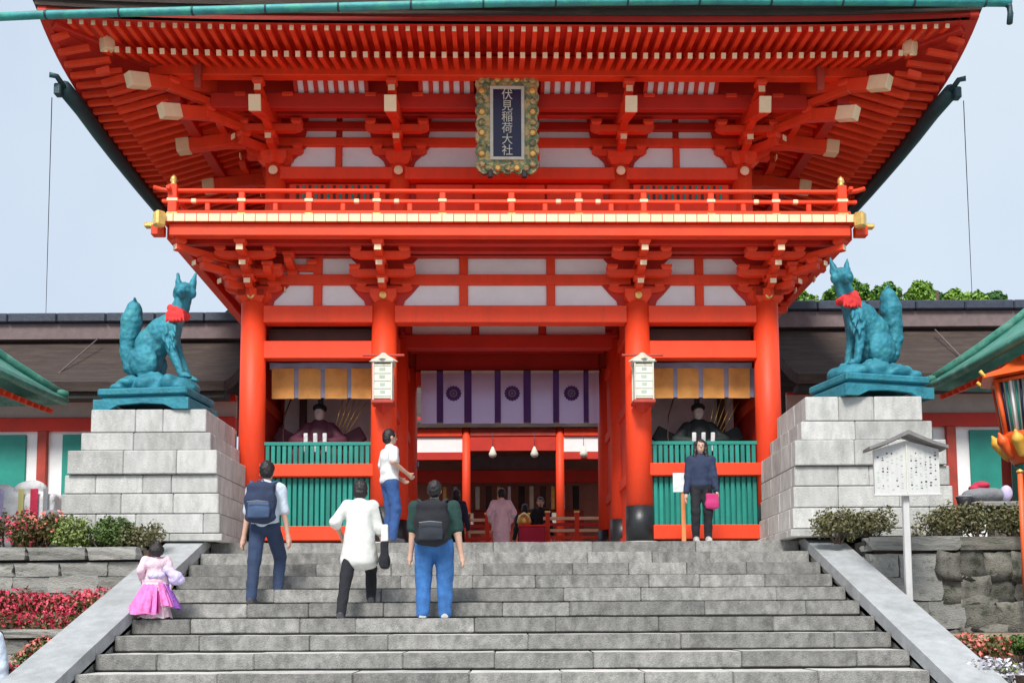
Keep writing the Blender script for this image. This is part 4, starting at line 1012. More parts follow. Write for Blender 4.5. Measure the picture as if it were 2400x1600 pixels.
# ------------------------------------------------------------------ notice board
ny = 13.6; nx = X(2078, 1080, ny)
t = thing('notice_board', 'white roofed wooden notice board on a post right of the stairs', 'sign', (nx, ny, 0), rad(-4))
z0, z1 = Z(1140, ny), Z(1036, ny); w = X(2150, 1080, ny)-X(2005, 1080, ny)
B('post', t, -.042, .042, -.035, .05, Z(1420, ny)-.1, z0+.3, WOODP, .01)
ob('board', prism([(-w/2, z0), (w/2, z0), (w/2, z1-.02), (0, z1+.10), (-w/2, z1-.02)], .05, WOODP), t, (0, -.07, 0))
B('centre_batten', t, -.008, .008, -.112, -.096, z0, z1+.05, IVORY, 0)
B('board_frame', t, -w/2-.02, w/2+.02, -.11, -.09, z0-.03, z0, WOODP, .005)
rp = [(-w*.60, z1-.03), (-w*.35, z1+.04), (0, z1+.17), (w*.35, z1+.04), (w*.60, z1-.03), (w*.60, z1+.01), (w*.35, z1+.085), (0, z1+.225), (-w*.35, z1+.085), (-w*.60, z1+.01)]
ob('little_roof', prism(rp, .34, ROOFW), t, (0, -.06, 0))
for k in range(13):
    xx = -w/2+.05+k*(w-.1)/12
    if abs(xx) < .02: continue
    z = z1-.06
    while z > z0+.06:
        hh = R.uniform(.01, .022)
        if R.random() < (.75 if xx > 0 else .5): B('ink_stroke', t, xx-R.uniform(.006, .016), xx+R.uniform(.006, .016), -.0985, -.0955, z-hh, z, MATS['faded_ink'] if R.random() < .6 else INK, 0)
        z -= hh+R.uniform(.012, .03)
# small post with a white plate by the right bay
t = thing('small_sign_post', 'slim orange wooden post with a small white plate before the right bay', 'sign', (X(1570, 1180, 16.75), 16.75, 0), 0)
B('post', t, -.035, .035, -.03, .03, 0, 1.0, mat('orange_wood', (.66, .25, .09), .7), .008); B('plate', t, -.17, .02, -.05, -.032, .84, 1.16, C_WHITE, .006)

# ------------------------------------------------------------------ rear corridor wings (long bark roofs left and right)
def wing(x0, x1, lab, vr, ve, side):
    yr, ye = 25.5, 22.6
    zr_, ze = Z(vr, yr), Z(ve, ye)
    t = thing('corridor_building', lab, 'building', ((x0+x1)/2, ye, 0), 0, 'bark roofed corridor buildings'); cx = (x0+x1)/2; Lh = (x1-x0)/2
    rb = zr_-.62
    pts = [(0, ze), (0, ze+.22)]
    for k in range(9): f = k/8; pts.append((f*(yr-ye), ze+.22+(rb-ze-.22)*(f**1.25)))
    pts += [(yr-ye+.02, rb-.3)]
    for k in range(6): f = 1-k/5; pts.append((.15+f*(yr-ye), ze+.02+(rb-ze-.3)*(f**1.25)))
    ob('bark_roof', prism(pts, x1-x0, BARK, 'x'), t)
    back = [(2*(yr-ye)-a, z) for a, z in pts]
    ob('rear_roof', prism(back, x1-x0, BARK, 'x'), t)
    B('ridge_box', t, -Lh, Lh, yr-ye-.30, yr-ye+.30, rb-.05, zr_-.26, MAUVE, .01)
    nb = int((x1-x0)/1.2)
    for k in range(nb): B('ridge_cap', t, -Lh+k*(x1-x0)/nb+.006, -Lh+(k+1)*(x1-x0)/nb-.006, yr-ye-.42, yr-ye+.42, zr_-.26, zr_-.02, TILE, .03)
    ob('ridge_roll', tubem([(-Lh, yr-ye, zr_), (Lh, yr-ye, zr_)], .09, TILE, 10), t)
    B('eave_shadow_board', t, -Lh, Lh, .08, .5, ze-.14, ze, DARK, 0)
    # front wall below
    wy = 1.1; za_, zb_, zc_, zd_ = Z(905, ye+wy), Z(955, ye+wy), Z(985, ye+wy), -.0
    B('wall_beam', t, -Lh, Lh, wy-.1, wy+.1, za_, ze-.02, RED2)
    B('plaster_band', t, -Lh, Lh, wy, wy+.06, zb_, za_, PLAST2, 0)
    B('wall_beam', t, -Lh, Lh, wy-.12, wy+.1, zc_, zb_, RED2)
    B('lower_wall', t, -Lh, Lh, wy+.02, wy+.06, 0, zc_, PLAST, 0)
    xx = -Lh+.3
    while xx < Lh-.2:
        B('wing_post', t, xx-.11, xx+.11, wy-.1, wy+.1, 0, zc_, REDW)
        f = B('green_window', t, xx+.45, min(Lh, xx+1.35), wy-.03, wy+.015, 1.0, zc_-.08, LATT, .01)
        xx += 1.75
    return t
wl = wing(-20, X(556, 800, 24), 'long dark bark roofed corridor building behind the left fox', 722, 893, -1)
wr = wing(X(1797, 800, 24), 20, 'long dark bark roofed corridor building behind the right fox', 703, 884, 1)
Lhw = (X(556, 800, 24)+20)/2
ob('ridge_ornament', sculpt_me := prism([(-.32, 0), (.32, 0), (.18, .12), (.12, .26), (0, .36), (-.12, .26), (-.18, .12)], .25, TILE), wl, (Lhw-.55, 2.9, Z(722, 25.5)))
# sloping wires on the roofs
for a, b, lab in (((228, 772, 24.9), (118, 868, 23.3), 'pale cable lying down the slope of the left bark roof'), ((2150, 762, 24.9), (2222, 838, 23.6), 'pale cable lying down the slope of the right bark roof')):
    p0, p1 = Vector((X(*a), a[2], Z(a[1], a[2]))), Vector((X(*b), b[2], Z(b[1], b[2])))
    tag(ob('roof_cable', tubem([p0, (p0+p1)/2, p1], .016, MAUVE, 6)), lab, 'cable', 'cables on the bark roofs')

# ------------------------------------------------------------------ small side buildings with verdigris roofs
def sidebld(s, xe, yfar, ze, lab):
    t = thing('side_shrine_building', lab, 'building', (xe, yfar, 0), 0, 'side buildings with green copper roofs')
    ynear = -6.0; W_ = 4.0
    # roof: eave along y with hip at the far end; local x outward = s
    nx_, nyy = 14, 24; vs = []
    def hf(a, b):      # a outward distance from eave, b distance from far end
        d = min(a, b*1.0, 2.2); up = .06*math.exp(-b/.8)*math.exp(-a/.8)
        return ze+up+.62*d+.10*d*d
    for th in (0, .14):
        for j in range(nyy+1):
            for i in range(nx_+1):
                a, b = W_*i/nx_, 6.0*j/nyy; vs.append((s*a, -b, hf(a, b)+th-.07))
    q = (nx_+1)*(nyy+1); fs = []
    for j in range(nyy):
        for i in range(nx_):
            k = j*(nx_+1)+i
            fs.append((q+k, q+k+1, q+k+nx_+2, q+k+nx_+1)); fs.append((k, k+nx_+1, k+nx_+2, k+1))
    for i in range(nx_): fs.append((i, i+1, q+i+1, q+i))
    for j in range(nyy): k = j*(nx_+1); fs.append((k, q+k, q+k+nx_+1, k+nx_+1))
    bm = bmesh.new(); qv = [bm.verts.new(v) for v in vs]
    for f in fs: bm.faces.new([qv[k] for k in f])
    ob('copper_roof', bm2(bm, 'copper_roof', COPR, True), t)
    # hip ridge and eave roll
    hp = [(s*d, -d, hf(d, d)+.12) for d in (0.0, .3, .7, 1.2, 1.8, 2.2)]
    ob('hip_ridge', tubem(hp, [.05, .08, .09, .09, .09, .09], COPR, 10), t)
    ob('ridge_tip', tubem([(0, .05, hf(0, 0)+.08), (0, 0, hf(0, 0)+.10), (s*.12, -.12, hf(.1, .1)+.12)], [.05, .09, .06], COPR, 10), t)
    ob('eave_roll', tubem([(0, -b, hf(0, b)-.02) for b in np.linspace(0, 6, 14)], .075, COPR, 10), t)
    for k in range(22): 
        b = .25+.26*k; beam_z = hf(0, b)-.16
        o = ob('eave_rafter', boxm(.9, .08, .09, RED, .006), t, (s*.58, -b, beam_z+.02), (0, -s*rad(20), 0))
    # body
    bx = 1.0*s; zt__ = ze-.1
    B('eave_beam', t, bx-.09, bx+.09, -6, -.9, zt__-.18, zt__+.12, RED)
    B('far_beam', t, min(bx, bx+s*3), max(bx, bx+s*3), -1.09, -.91, zt__-.18, zt__+.12, RED)
    B('inner_wall', t, bx-.0, bx+s*.04, -6, -1, 0, zt__-.2, PLAST, 0); B('end_wall', t, min(bx, bx+s*3), max(bx, bx+s*3), -1.04, -1.0, 0, zt__-.2, PLAST, 0)
    for k in range(8):
        yy = -1-.75*k; ob('body_post', cylm(.10, .10, zt__-.1, REDW, 16), t, (bx-s*.02, yy, 0))
        if k < 7: B('window_shutter', t, bx-s*.05, bx+s*.0, yy-.55, yy-.20, .8, zt__-.35, LATT, .01)
        if k < 7: B('wall_rail', t, bx-s*.06, bx+s*.02, yy-.66, yy-.1, .55, .72, RED)
    return t
sidebld(-1, X(152, 915, 19.6), 19.6, Z(915, 19.6)-.05, 'small red building with green copper roof at the left edge')
sidebld(1, X(2132, 893, 19.4), 19.4, Z(893, 19.4)-.05, 'small red building with green copper roof at the right edge')

# left stall, right stone bench with things
t = thing('white_stall', 'white cloth covered stall with a red hanging strip at the left edge', 'stall', (X(62, 1150, 17.4), 17.4, 0), 0)
sculpt('white_cloth_cover', [('b', (0, 0, .48), (1.15, .6, .95)), ('e', (-.35, -.1, .98), (.2, .2, .14)), ('e', (.1, -.1, 1.02), (.26, .2, .15))], C_WHITE, .03, 4, t, .03, 4)
for x, w, m_ in ((.28, .13, C_RED), (.06, .09, mat('yellow_paper', (.62, .58, .22), .8)), (-.3, .1, C_LILAC), (.47, .08, C_GREY)): ob('hanging_strip', boxm(w, .012, .62, m_, .003), t, (x, -.335, .38))
t = thing('ladle_stand', 'small dark object stand between the stall and the left pedestal', 'stand', (X(120, 1150, 16.9), 16.9, 0), 0)
B('stand_foot', t, -.06, .06, -.06, .06, 0, .42, IRON, .01); ob('stand_bowl', lathe([(.05, .42), (.14, .5), (.15, .58), (.06, .62)], C_GREY, 14), t); B('stand_base', t, -.14, .14, -.14, .14, 0, .05, IRON, .01)
bz = Z(1163, 15.9); t = thing('stone_bench', 'grey stone bench slab on posts behind the right shrubs', 'bench', (X(2305, 1170, 15.9), 15.9, 0), 0)
B('bench_slab', t, -.55, .9, -.25, .25, bz-.07, bz+.02, WALLS, .02)
for x in (-.12, .62): B('bench_leg', t, x-.09, x+.09, -.15, .15, -.3, bz-.07, ROCK, .02)
t = thing('offering_bundles', 'grey and white wrapped bundles with a red cap lying on the stone bench', 'bundles', (X(2255, 1140, 15.9), 15.9, bz+.02), 0)
sculpt('grey_bundle', [('e', (0, 0, .12), (.3, .16, .12)), ('e', (.22, 0, .12), (.16, .14, .11))], C_GREY, .02, 3, t, .02, 6)
sculpt('red_cap', [('e', (0, 0, .27), (.13, .11, .07)), ('e', (-.12, 0, .23), (.08, .08, .05))], C_RED, .015, 3, t); sculpt('white_bundle', [('e', (.36, -.05, .14), (.09, .1, .13))], C_LILAC, .015, 3, t)
t = thing('metal_bucket', 'dark round bucket at the left end of the stone bench', 'bucket', (X(2212, 1150, 15.9), 15.85, bz-.25), 0)
ob('bucket_body', lathe([(.08, 0), (.11, .3), (.12, .34), (.10, .36)], IRON, 16), t); ob('bucket_rim', lathe([(.12, .34), (.13, .36), (.12, .38)], C_GREY, 16), t)
# festival ribbons and orange cloth rosette at the right edge
yl = 16.3; t = thing('festival_lantern', 'large orange-red lantern with green lattice panels on a yellow lotus base at the right edge', 'lantern', (X(2372, 950, yl), yl, 0), rad(8))
OC = mat('orange_lacquer', (.82, .12, .02), .45, .15); YC_ = mat('yellow_lacquer', (.80, .46, .07), .5, .2)
zb_, zt_ = Z(1004, yl), Z(884, yl); rb_, rt_ = .47, .60
for k in range(6):
    a0, a1 = k*math.pi/3, (k+1)*math.pi/3
    P = lambda a, f: Vector(((rb_+(rt_-rb_)*f)*math.cos(a), (rb_+(rt_-rb_)*f)*math.sin(a), zb_+(zt_-zb_)*f))
    ob('corner_post', tubem([P(a0, -.04), P(a0, 1.03)], .042, OC, 8), t)
    for f in (0, 1): ob('frame_rail', tubem([P(a0, f), P(a1, f)], .035, OC, 8), t)
    ob('paper_pane', mk('pane', [P(a0, 0)*1, P(a1, 0)*1, P(a1, 1), P(a0, 1)], [(0, 1, 2, 3)], MATS['lantern_paper']), t, sc=(.93, .93, 1))
    for q in range(1, 8):
        f = q/8; ob('lattice_bar', tubem([P(a0, 0).lerp(P(a1, 0), f), P(a0, 1).lerp(P(a1, 1), f)], .020, [LATT, NAVY, LATT, PLAST][q % 4], 6), t)
    ob('eave_tip', tubem([(.55*math.cos(a0), .55*math.sin(a0), zt_+.10), (.80*math.cos(a0), .80*math.sin(a0), zt_+.07), (.88*math.cos(a0), .88*math.sin(a0), zt_+.16)], .03, YC_, 6), t)
ob('lantern_roof', lathe([(.84, zt_+.05), (.80, zt_+.11), (.5, zt_+.22), (.2, zt_+.42), (.05, zt_+.5)], OC, 6, False), t)
ob('lotus_core', lathe([(.28, zb_-.50), (.36, zb_-.40), (.48, zb_-.18), (.52, zb_-.06), (.5, zb_)], OC, 24), t)
for k in range(12):
    a = k*math.pi/6; sculpt('lotus_petal', [('c', (.40*math.cos(a), .40*math.sin(a), zb_-.34), .06, (.53*math.cos(a), .53*math.sin(a), zb_-.12), .09), ('c', (.53*math.cos(a), .53*math.sin(a), zb_-.12), .08, (.60*math.cos(a), .60*math.sin(a), zb_+.01), .02)], YC_ if k % 2 else OC, .02, 1, t)
ob('stand_shaft', lathe([(.30, .1), (.30, .2), (.24, .3), (.24, zb_-.56), (.30, zb_-.50)], LATT, 24), t); ob('stand_base', boxm(.8, .8, .1, PED, .02), t)
t = thing('orange_pole', 'slim bright orange pole at the right edge of the picture', 'pole', (X(2350, 1250, 14.4), 14.4, 0), 0)
ob('pole_shaft', cylm(.035, .035, 1.9, mat('orange_paint', (.80, .13, .03), .5), 14), t, (0, 0, Z(1400, 14.4))); ob('pole_cap', lathe([(.045, 0), (.05, .03), (.0, .06)], GOLD, 12), t, (0, 0, Z(1400, 14.4)+1.9))

# ------------------------------------------------------------------ trees behind the right roof
def tree(lab, u, v, y, w, h, m1, m2):
    x = X(u, v, y); z = Z(v, y); t = thing('broadleaf_tree', lab, 'tree', (x, y, 0), 0, 'trees behind the right roof')
    ob('trunk', tubem([(0, 0, GZ+2.8), (.1, 0, z*.5), (0, .1, z)], [.3, .22, .1], BRK, 10), t)
    el = []
    for k in range(16): el.append(((R.uniform(-.5, .5)*w, R.uniform(-.4, .4)*w*.6, z-h*.5+R.uniform(-.5, .45)*h), (w*R.uniform(.10, .2), w*R.uniform(.10, .2), h*R.uniform(.15, .28))))
    for k in range(5): ob('limb', tubem([(0, 0, z*.55), (el[k][0][0]*.5, el[k][0][1]*.5, z*.7), el[k][0]], [.1, .07, .03], BRK, 6), t)
    stuff(ob('crown', leafcloud(el[:10], 14000, .17, m1, .5, .9), t)); stuff(ob('light_leaves', leafcloud([(c, (r[0]*1.03, r[1]*1.03, r[2]*1.05)) for c, r in el], 9000, .15, m2, .2, .8), t))
tree('dark green tree crown behind the right fox statue', 1925, 672, 36, 3.2, 2.4, LF_T, LF_T2)
tree('bright green tree crown above the right corridor roof', 2155, 672, 34, 2.9, 2.2, LF_T2, LF_T2)
tree('low dark treetop between the two larger trees at right', 2060, 688, 44, 4.2, 1.8, LF_T, LF_T)
tree('low dark tuft of leaves at the right edge above the roof', 2305, 702, 40, 2.8, 1.4, LF_T, LF_T)

# ------------------------------------------------------------------ people
def person(lab, x, y, z, h, rz, feet=((-.10, 0, 0), (.10, 0, 0)), hands=((-.30, .02, .74), (.30, .02, .74)), elbow=None, top='shirt', topm=C_WHITE, legm=C_JEAN, shoem=C_RUB, sleeve=.5, bulk=1.0,
           hair='short', hem=.50, lean=0, head_yaw=0, group='visitors', legs=True, child=False, fine=.009, headtilt=0):
    """built facing +y at 1.70 m, scaled to h"""
    t = thing('person', lab, 'person', (x, y, z), rz, group); k = h/1.70; t.scale = (k*1.0, k, k)
    B_ = bulk; hip = .93+max(feet[0][2], feet[1][2])*.35; ly = lean
    cy = (feet[0][1]+feet[1][1])/2
    pel = Vector((0, cy, hip)); chest = Vector((0, cy+ly*.6, hip+.33)); neck = Vector((0, cy+ly, hip+.52)); hd = Vector((0, cy+ly+.02+headtilt*.05, hip+.665))
    hs = 1.25 if child else 1.0
    body = [('e', pel, (.15*B_, .11*B_, .12)), ('e', pel.lerp(chest, .5), (.135*B_, .10*B_, .17)), ('e', chest, (.165*B_, .11*B_, .16)), ('c', chest+Vector((0, 0, .1)), .06, neck+Vector((0, 0, .06)), .052)]
    hb = [('e', hd+Vector((0, 0, .015)), (.075*hs, .092*hs, .105*hs)), ('e', hd+Vector((0, .03, -.06)), (.052*hs, .06*hs, .055*hs))]
    rot = Matrix.Rotation(head_yaw, 3, 'Z')
    for sx in (-1, 1): hb.append(('e', hd+rot @ Vector((sx*.078*hs, -.005, -.01)), (.012, .022, .032)))
    hb.append(('c', hd+rot @ Vector((0, .088*hs, .015)), .008, hd+rot @ Vector((0, .108*hs, -.022)), .013)); hb.append(('e', hd+rot @ Vector((0, .078*hs, -.058)), (.022, .012, .008)))
    body += hb; shirt = []; sl = []; trou = []
    knees = []
    for i, sx in enumerate((-1, 1)):
        f = Vector(feet[i]); hp = pel+Vector((sx*.085*B_, 0, -.03)); an = f+Vector((0, 0, .085)); mid = (hp+an)/2; ln = (an-hp).length
        off = math.sqrt(max(0, .43**2-(ln/2)**2)); off *= .45 if abs(f.z) < .05 else 1; kn = mid+Vector((sx*.01, off, off*.1))
        body += [('c', hp, .082*B_, kn, .056*B_), ('c', kn, .055*B_, an, .036), ('c', an, .036, f+Vector((0, -.02, .04)), .035), ('c', f+Vector((0, 0, .035)), .035, f+Vector((sx*.01, .15, .025)), .026)]
        trou += [('c', hp, .102*B_, kn, .078*B_), ('c', kn, .078*B_, an+Vector((0, 0, -.02)), .062*B_)]
        sh = sculpt('shoe', [('c', f+Vector((0, -.03, .045)), .046, f+Vector((0, .05, .045)), .046), ('c', f+Vector((0, .05, .042)), .046, f+Vector((sx*.01, .16, .034)), .036), ('b', f+Vector((0, .06, .012)), (.085, .26, .024))], shoem, .01, 2, t)
        S = chest+Vector((sx*.175*B_, 0, .115)); Hd = Vector(hands[i]); Hd = Vector((Hd.x, Hd.y+cy, Hd.z+hip-.93))
        if elbow and elbow[i]: E = Vector(elbow[i])+Vector((0, cy, hip-.93))
        else:
            m_ = (S+Hd)/2; l_ = (Hd-S).length; o_ = math.sqrt(max(0, .285**2-(l_/2)**2)); E = m_+Vector((sx*o_*.5, -o_*.85, -o_*.1))
        body += [('c', S, .052*B_, E, .040*B_), ('c', E, .040*B_, Hd, .027)]
        d = (Hd-E).normalized(); side = d.cross(Vector((0, 1, 0)));  side = side.normalized() if side.length > .1 else Vector((1, 0, 0)); pn = d.cross(side)
        palm = Hd+d*.05; body += [('e', palm, (.030, .030, .040)), ('c', Hd, .027, palm, .03)]
        for q in range(4):
            b0 = palm+d*.022+pn*(q-1.5)*.019; L_ = (.060, .070, .066, .052)[q]; k1 = b0+d*L_*.55; k2 = k1+(d*.8+side*(.6 if sx < 0 else -.6)).normalized()*L_*.5
            body += [('c', b0, .0098, k1, .0092), ('c', k1, .0092, k2, .0082)]
        tb = Hd+d*.03-pn*.026; body += [('c', tb, .012, tb+(d*.6-pn*.8).normalized()*.045, .010)]
        e2 = S.lerp(E, min(1, sleeve*2)) if sleeve <= .5 else E
        sl += [('c', S, .072*B_, e2, .064*B_)]
        if sleeve > .5: sl += [('c', E, .062*B_, E.lerp(Hd, (sleeve-.5)*2), .052*B_)]
    sculpt('body', body, SKIN, fine, 2, t)
    sh = [('e', chest, (.192*B_, .142*B_, .175)), ('e', pel.lerp(chest, .45), (.165*B_, .135*B_, .20)), ('e', pel+Vector((0, 0, .02)), (.172*B_, .138*B_, .10)), ('c', chest+Vector((-.14*B_, 0, .115)), .072, chest+Vector((.14*B_, 0, .115)), .072), ('c', chest+Vector((0, 0, .12)), .08, neck+Vector((0, -.005, -.005)), .066)]
    if top == 'coat':
        sh += [('e', Vector((0, cy+ly*.3, hip+.14)), (.175, .14, .24))]
        for q in range(12):
            a = q/11; zz = hip+.10-a*(hip+.10-hem-.05); rr = .160+.075*a
            sh.append(('e', Vector((0, cy, zz)), (rr*B_, rr*.80*B_, .10)))
    if top == 'kimono':
        for q in range(14):
            a = q/13; zz = hip+.1-a*(hip+.02); rr = .175+.025*math.sin(a*3)-(0 if not child else -.06*a)
            sh.append(('e', Vector((0, cy, max(zz, .08))), (rr*B_, rr*.82*B_, .08)))
    o = sculpt({'coat': 'long_top', 'kimono': 'kimono', 'shirt': 'shirt'}[top], sh+sl, topm, .012, 3, t, .012 if top != 'coat' else .008, 9, k=.05 if top == 'coat' else .04)
    if top == 'kimono':
        for i, sx in enumerate((-1, 1)):
            Hd = Vector(hands[i])+Vector((0, cy, hip-.93)); sculpt('hanging_sleeve', [('b', Hd+Vector((-sx*.03, -.02, -.03)), (.05, .22, .36)), ('c', chest+Vector((sx*.16, 0, .1)), .07, Hd+Vector((0, -.02, .05)), .08)], C_LILAC if child and sx > 0 else topm, .014, 3, t, .008, 9)
    elif legs: sculpt('trousers', [('e', pel, (.168*B_, .130*B_, .12))]+trou, legm, .012, 3, t, .010, 10)
    hh = [('e', hd+Vector((0, -.018, .035)), (.090*hs, .100*hs, .100*hs)), ('e', hd+Vector((0, -.045, -.01)), (.084*hs, .072*hs, .095*hs))]
    if hair == 'bun': hh += [('e', hd+Vector((0, -.10*hs, .07)), (.055, .055, .05))]
    if hair == 'bob': hh += [('e', hd+Vector((0, -.04, -.045)), (.092, .078, .09))]
    if hair == 'long': hh += [('c', hd+Vector((sq*.075, .0, .05)), .036, hd+Vector((sq*.10, .02, -.20)), .034) for sq in (-1, 1)]+[('e', hd+Vector((0, -.05, -.08)), (.095, .07, .15))]
    sculpt('hair', hh, HAIR, .010, 1, t, .009, 26)
    for sx in (-1, 1): sculpt('eye', [('e', hd+rot @ Vector((sx*.030, .083*hs, .012)), (.012, .008, .007))], BLACK, .003, 0, t)
    return t, k
def backpack(px, py, pz, k, m, m2, lab, w=.30, h=.44, d=.17):
    t = thing('backpack', lab, 'backpack', (px, py, pz), 0, 'backpacks worn by visitors'); t.scale = (k, k, k)
    sculpt('pack_body', [('b', (0, 0, h*.5), (w*.8, d*.7, h*.86)), ('e', (0, 0, h*.83), (w*.42, d*.5, h*.18)), ('e', (0, 0, h*.15), (w*.46, d*.55, h*.16)), ('e', (0, -.02, h*.5), (w*.48, d*.5, h*.42))], m, .012, 5, t, .012, 8)
    sculpt('front_pocket', [('b', (0, -d*.5, h*.30), (w*.62, .06, h*.36)), ('e', (0, -d*.52, h*.3), (w*.33, .05, h*.2))], m2, .010, 4, t, .006, 9)
    for sx in (-1, 1): ob('shoulder_strap', tubem([(sx*w*.28, .03, h*.95), (sx*w*.38, .16, h*1.04), (sx*w*.45, .26, h*.8), (sx*w*.45, .2, h*.3)], .02, m2, 8), t)
    ob('top_handle', tubem([(-.04, 0, h*.97), (-.03, -.01, h*1.03), (.03, -.01, h*1.03), (.04, 0, h*.97)], .009, m2, 6), t)
    ob('zip_line', tubem([(-w*.3, -d*.86, h*.48), (0, -d*.93, h*.50), (w*.3, -d*.86, h*.48)], .006, C_GREY, 5), t)
# 1 man with navy backpack
x1 = X(597, 1300, 13.75)
person('man in pale blue shirt and dark jeans wearing a navy backpack on the stairs', x1, 13.72, -1.0, 1.90, rad(-4), feet=((-.09, -.02, 0), (.10, .42, .105*1.0)), topm=C_LBLUE, legm=C_JEAN, sleeve=.45, hands=((-.27, .0, .76), (.27, .05, .78)), lean=.03)
backpack(x1, 13.72+.02, -1.0+1.08, 1.1, C_NAVY, mat('slate_blue_fabric', (.05, .09, .18), .8), 'navy blue backpack on the man in the pale blue shirt', .42, .52, .2)
# 2 woman in pale long top
x2 = X(825, 1300, 13.2)
person('woman in pale long top and black trousers stepping up the stairs', x2, 13.05, -1.2, 1.72, rad(3), feet=((-.20, -.05, 0), (.13, .50, .20)), topm=C_LINEN, legm=C_BLK, top='coat', hem=.66, sleeve=.62, hair='bob', hands=((-.24, .16, .98), (.32, .05, .82)), lean=.08)
t = thing('shoulder_bag', 'white and black tote bag carried by the woman in the pale top', 'bag', (x2+.33, 13.15, -.55), rad(8))
sculpt('bag_body', [('b', (0, 0, .16), (.10, .30, .34)), ('e', (0, 0, .08), (.08, .17, .10))], C_BLK, .012, 4, t, .01, 8); sculpt('white_upper', [('b', (0, 0, .42), (.09, .22, .26))], C_WHITE, .012, 4, t, .01, 8)
ob('bag_strap', tubem([(0, -.1, .5), (-.07, -.03, .78), (-.07, .03, .78), (0, .1, .5)], .012, C_BLK, 6), t)
# 3 man in white tee at the pillar
person('man in white T-shirt and blue jeans by the left inner gate pillar', X(893, 1120, 16.45), 16.45, 0, 1.84, rad(-62), feet=((-.09, 0, 0), (.09, .03, 0)), topm=C_WHITE, legm=C_MIDJ, sleeve=.4, hands=((-.12, .22, 1.00), (.14, .24, 1.04)), headtilt=-.3, hair='short')
t = thing('camera_phone', 'small dark phone held by the man in the white T-shirt', 'phone', (X(893, 1120, 16.45)+.44, 16.45+.2, 1.27), rad(-62)); B('phone_body', t, -.075, .075, -.006, .006, 0, .08, IRON, .004); B('phone_screen', t, -.068, .068, -.009, -.0062, .006, .074, NAVY, 0)
# 4 big man in green tee
x4 = X(998, 1300, 13.1)
person('heavy man in dark green T-shirt and blue jeans with black backpack standing mid stairs', x4, 13.02, -1.2, 1.74, rad(2), feet=((-.14, 0, 0), (.13, .03, 0)), topm=C_GREEN, legm=C_BLUEJ, shoem=SHOE, sleeve=.42, bulk=1.32, hands=((-.30, .06, .78), (.34, .02, .76)), lean=.04)
backpack(x4-.02, 13.02-.17, -1.2+.90, 1.08, C_BLK, mat('charcoal_fabric', (.02, .025, .035), .8), 'large black backpack on the heavy man in the green T-shirt', .44, .54, .22)
# 5 child in pink kimono
xk = X(372, 1380, 13.05)
kid, kk = person('small child in a pink and purple kimono beside the left ramp wall', xk-.08, 13.02, -1.2, .93, rad(20), top='kimono', topm=C_LPINK, hair='bun', child=True, bulk=1.35, legs=False, hands=((-.30, .1, .9), (.36, .05, .85)), lean=-.02, fine=.013, sleeve=.8)
sculpt('dark_hair_back', [('e', (0, -.06, 1.60), (.17, .15, .16)), ('e', (.02, -.06, 1.76), (.07, .07, .06))], HAIR, .016, 3, kid, .012, 20)
def pleat(name, r0, r1, z0, z1, t0, t1, n, m, dx=0, dy=0, dep=.10):
    vs, fs = [], []; A = n*6; H_ = 7
    for j in range(H_+1):
        f = j/H_; r = r0+(r1-r0)*f**.7; z = z0+(z1-z0)*f
        for i in range(A+1):
            a = t0+(t1-t0)*i/A; rr = r*(1+dep*f*math.cos(i/6*2*math.pi)+.05*f*math.sin(i*.37)); vs.append((dx*f+rr*math.cos(a), dy*f+rr*.85*math.sin(a), z+.02*f*math.sin(i*.5)))
    for j in range(H_):
        for i in range(A): k_ = j*(A+1)+i; fs.append((k_, k_+1, k_+A+2, k_+A+1))
    o = ob(name, mk(name, vs, fs, m, smooth=True), kid); return o
C_MAG = cloth('magenta_silk', (.42, .03, .22), .3)
pleat('pink_skirt', .14, .50, .98, .12, rad(150), rad(282), 6, C_PINK, -.10)
pleat('magenta_fold', .15, .44, .97, .16, rad(262), rad(292), 2, C_MAG, -.06)
pleat('pink_fan_fold', .16, .50, .96, .30, rad(280), rad(318), 2, C_PINK, .02)
pleat('purple_skirt', .15, .50, .96, .24, rad(305), rad(400), 4, C_PURP, .08)
pleat('under_skirt', .12, .36, .90, .04, 0, 2*math.pi, 12, C_LPINK, 0, 0, .05)
sculpt('lilac_sleeve', [('c', (.18, -.06, 1.20), .09, (.46, -.10, .98), .13), ('e', (.46, -.08, .92), (.18, .12, .14))], C_LILAC, .016, 3, kid, .02, 8)
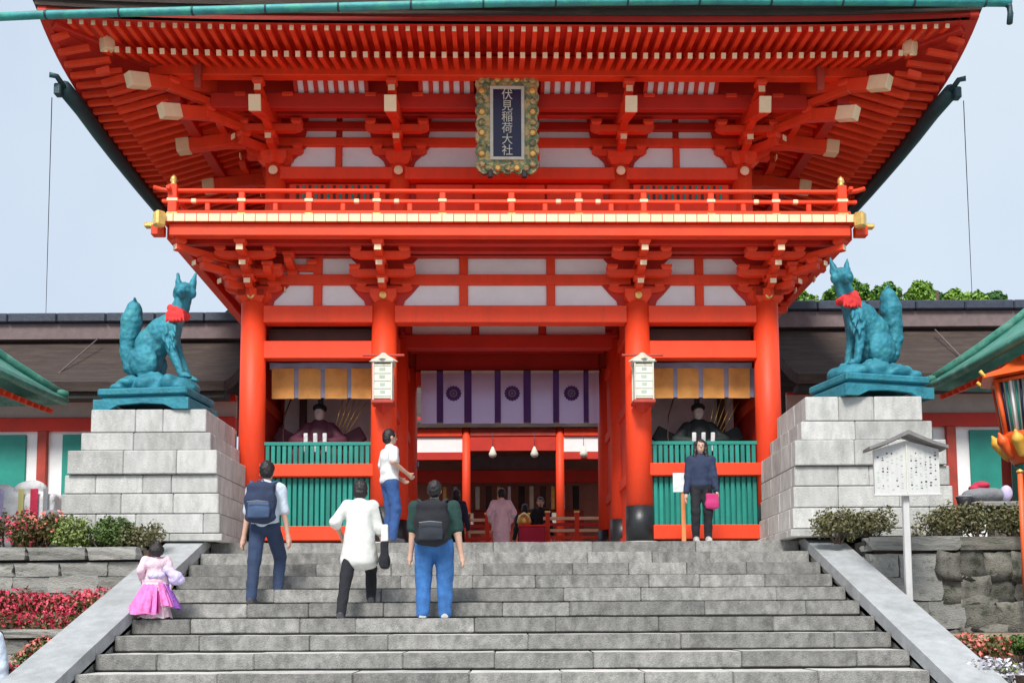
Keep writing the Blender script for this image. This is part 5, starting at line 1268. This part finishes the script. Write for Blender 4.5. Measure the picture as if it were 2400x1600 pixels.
sculpt('bow_knot', [('e', (-.07, -.19, 1.02), (.12, .06, .08)), ('e', (.07, -.19, 1.02), (.12, .06, .08)), ('e', (0, -.21, 1.01), (.045, .05, .05))], C_LILAC, .014, 3, kid, .01, 9)
# 6 visitor facing the camera on the right
person('woman in dark navy jacket and black trousers facing the camera before the right bay', X(1612, 1120, 16.45), 16.5, 0, 1.66, rad(176), topm=C_NAVY, legm=C_BLK, shoem=SHOE, sleeve=.9, hair='long', hands=((-.24, .1, .80), (.25, .05, .78)))
t = thing('pink_bag', 'small crimson pink bag held by the woman in the navy jacket', 'bag', (X(1637, 1140, 16.3), 16.35, .52), 0)
sculpt('bag_body', [('b', (0, 0, .13), (.20, .09, .24)), ('e', (0, 0, .08), (.12, .06, .08))], mat('magenta_fabric', (.50, .03, .16), .8), .012, 4, t, .006, 9); ob('bag_handle', tubem([(-.06, 0, .24), (-.05, 0, .36), (.05, 0, .36), (.06, 0, .24)], .008, C_BLK, 6), t)
sculpt_s = ob('white_scarf', None) if False else None
# 7.. distant visitors
person('woman in a pale pink kimono in the middle of the passage seen from behind', X(1152, 1180, 22.6), 22.6, 0, 1.66, rad(5), top='kimono', topm=cloth('blush_silk', (.86, .70, .78), .12), hair='bun', legs=False, sleeve=.8, fine=.013, hands=((-.22, .14, .95), (.22, .14, .95)))
person('dark dressed visitor beyond the passage right of the pink kimono woman', X(1242, 1180, 24.5), 24.5, 0, 1.68, rad(170), topm=C_BLK, legm=C_BLK, sleeve=.9, fine=.013)
person('dark dressed visitor half hidden behind the man in the green T-shirt', X(1048, 1180, 22.9), 22.9, 0, 1.68, rad(-20), topm=C_NAVY, legm=C_BLK, sleeve=.9, fine=.013, hair='bob')
person('visitor in black by the left end of the red barriers', X(1206, 1180, 25.4), 25.4, 0, 1.62, rad(10), topm=C_GREEN, legm=C_BLK, sleeve=.9, fine=.013, hair='bob')
person('person in pale blue clothes cut off by the bottom left corner', X(-52, 1500, 11.2), 11.2, GZ, 1.74, rad(10), topm=C_LBLUE, legm=C_GREY, sleeve=.9, fine=.013)

bpy.data.scenes.remove(TMP)
print('SCRIPT DONE')
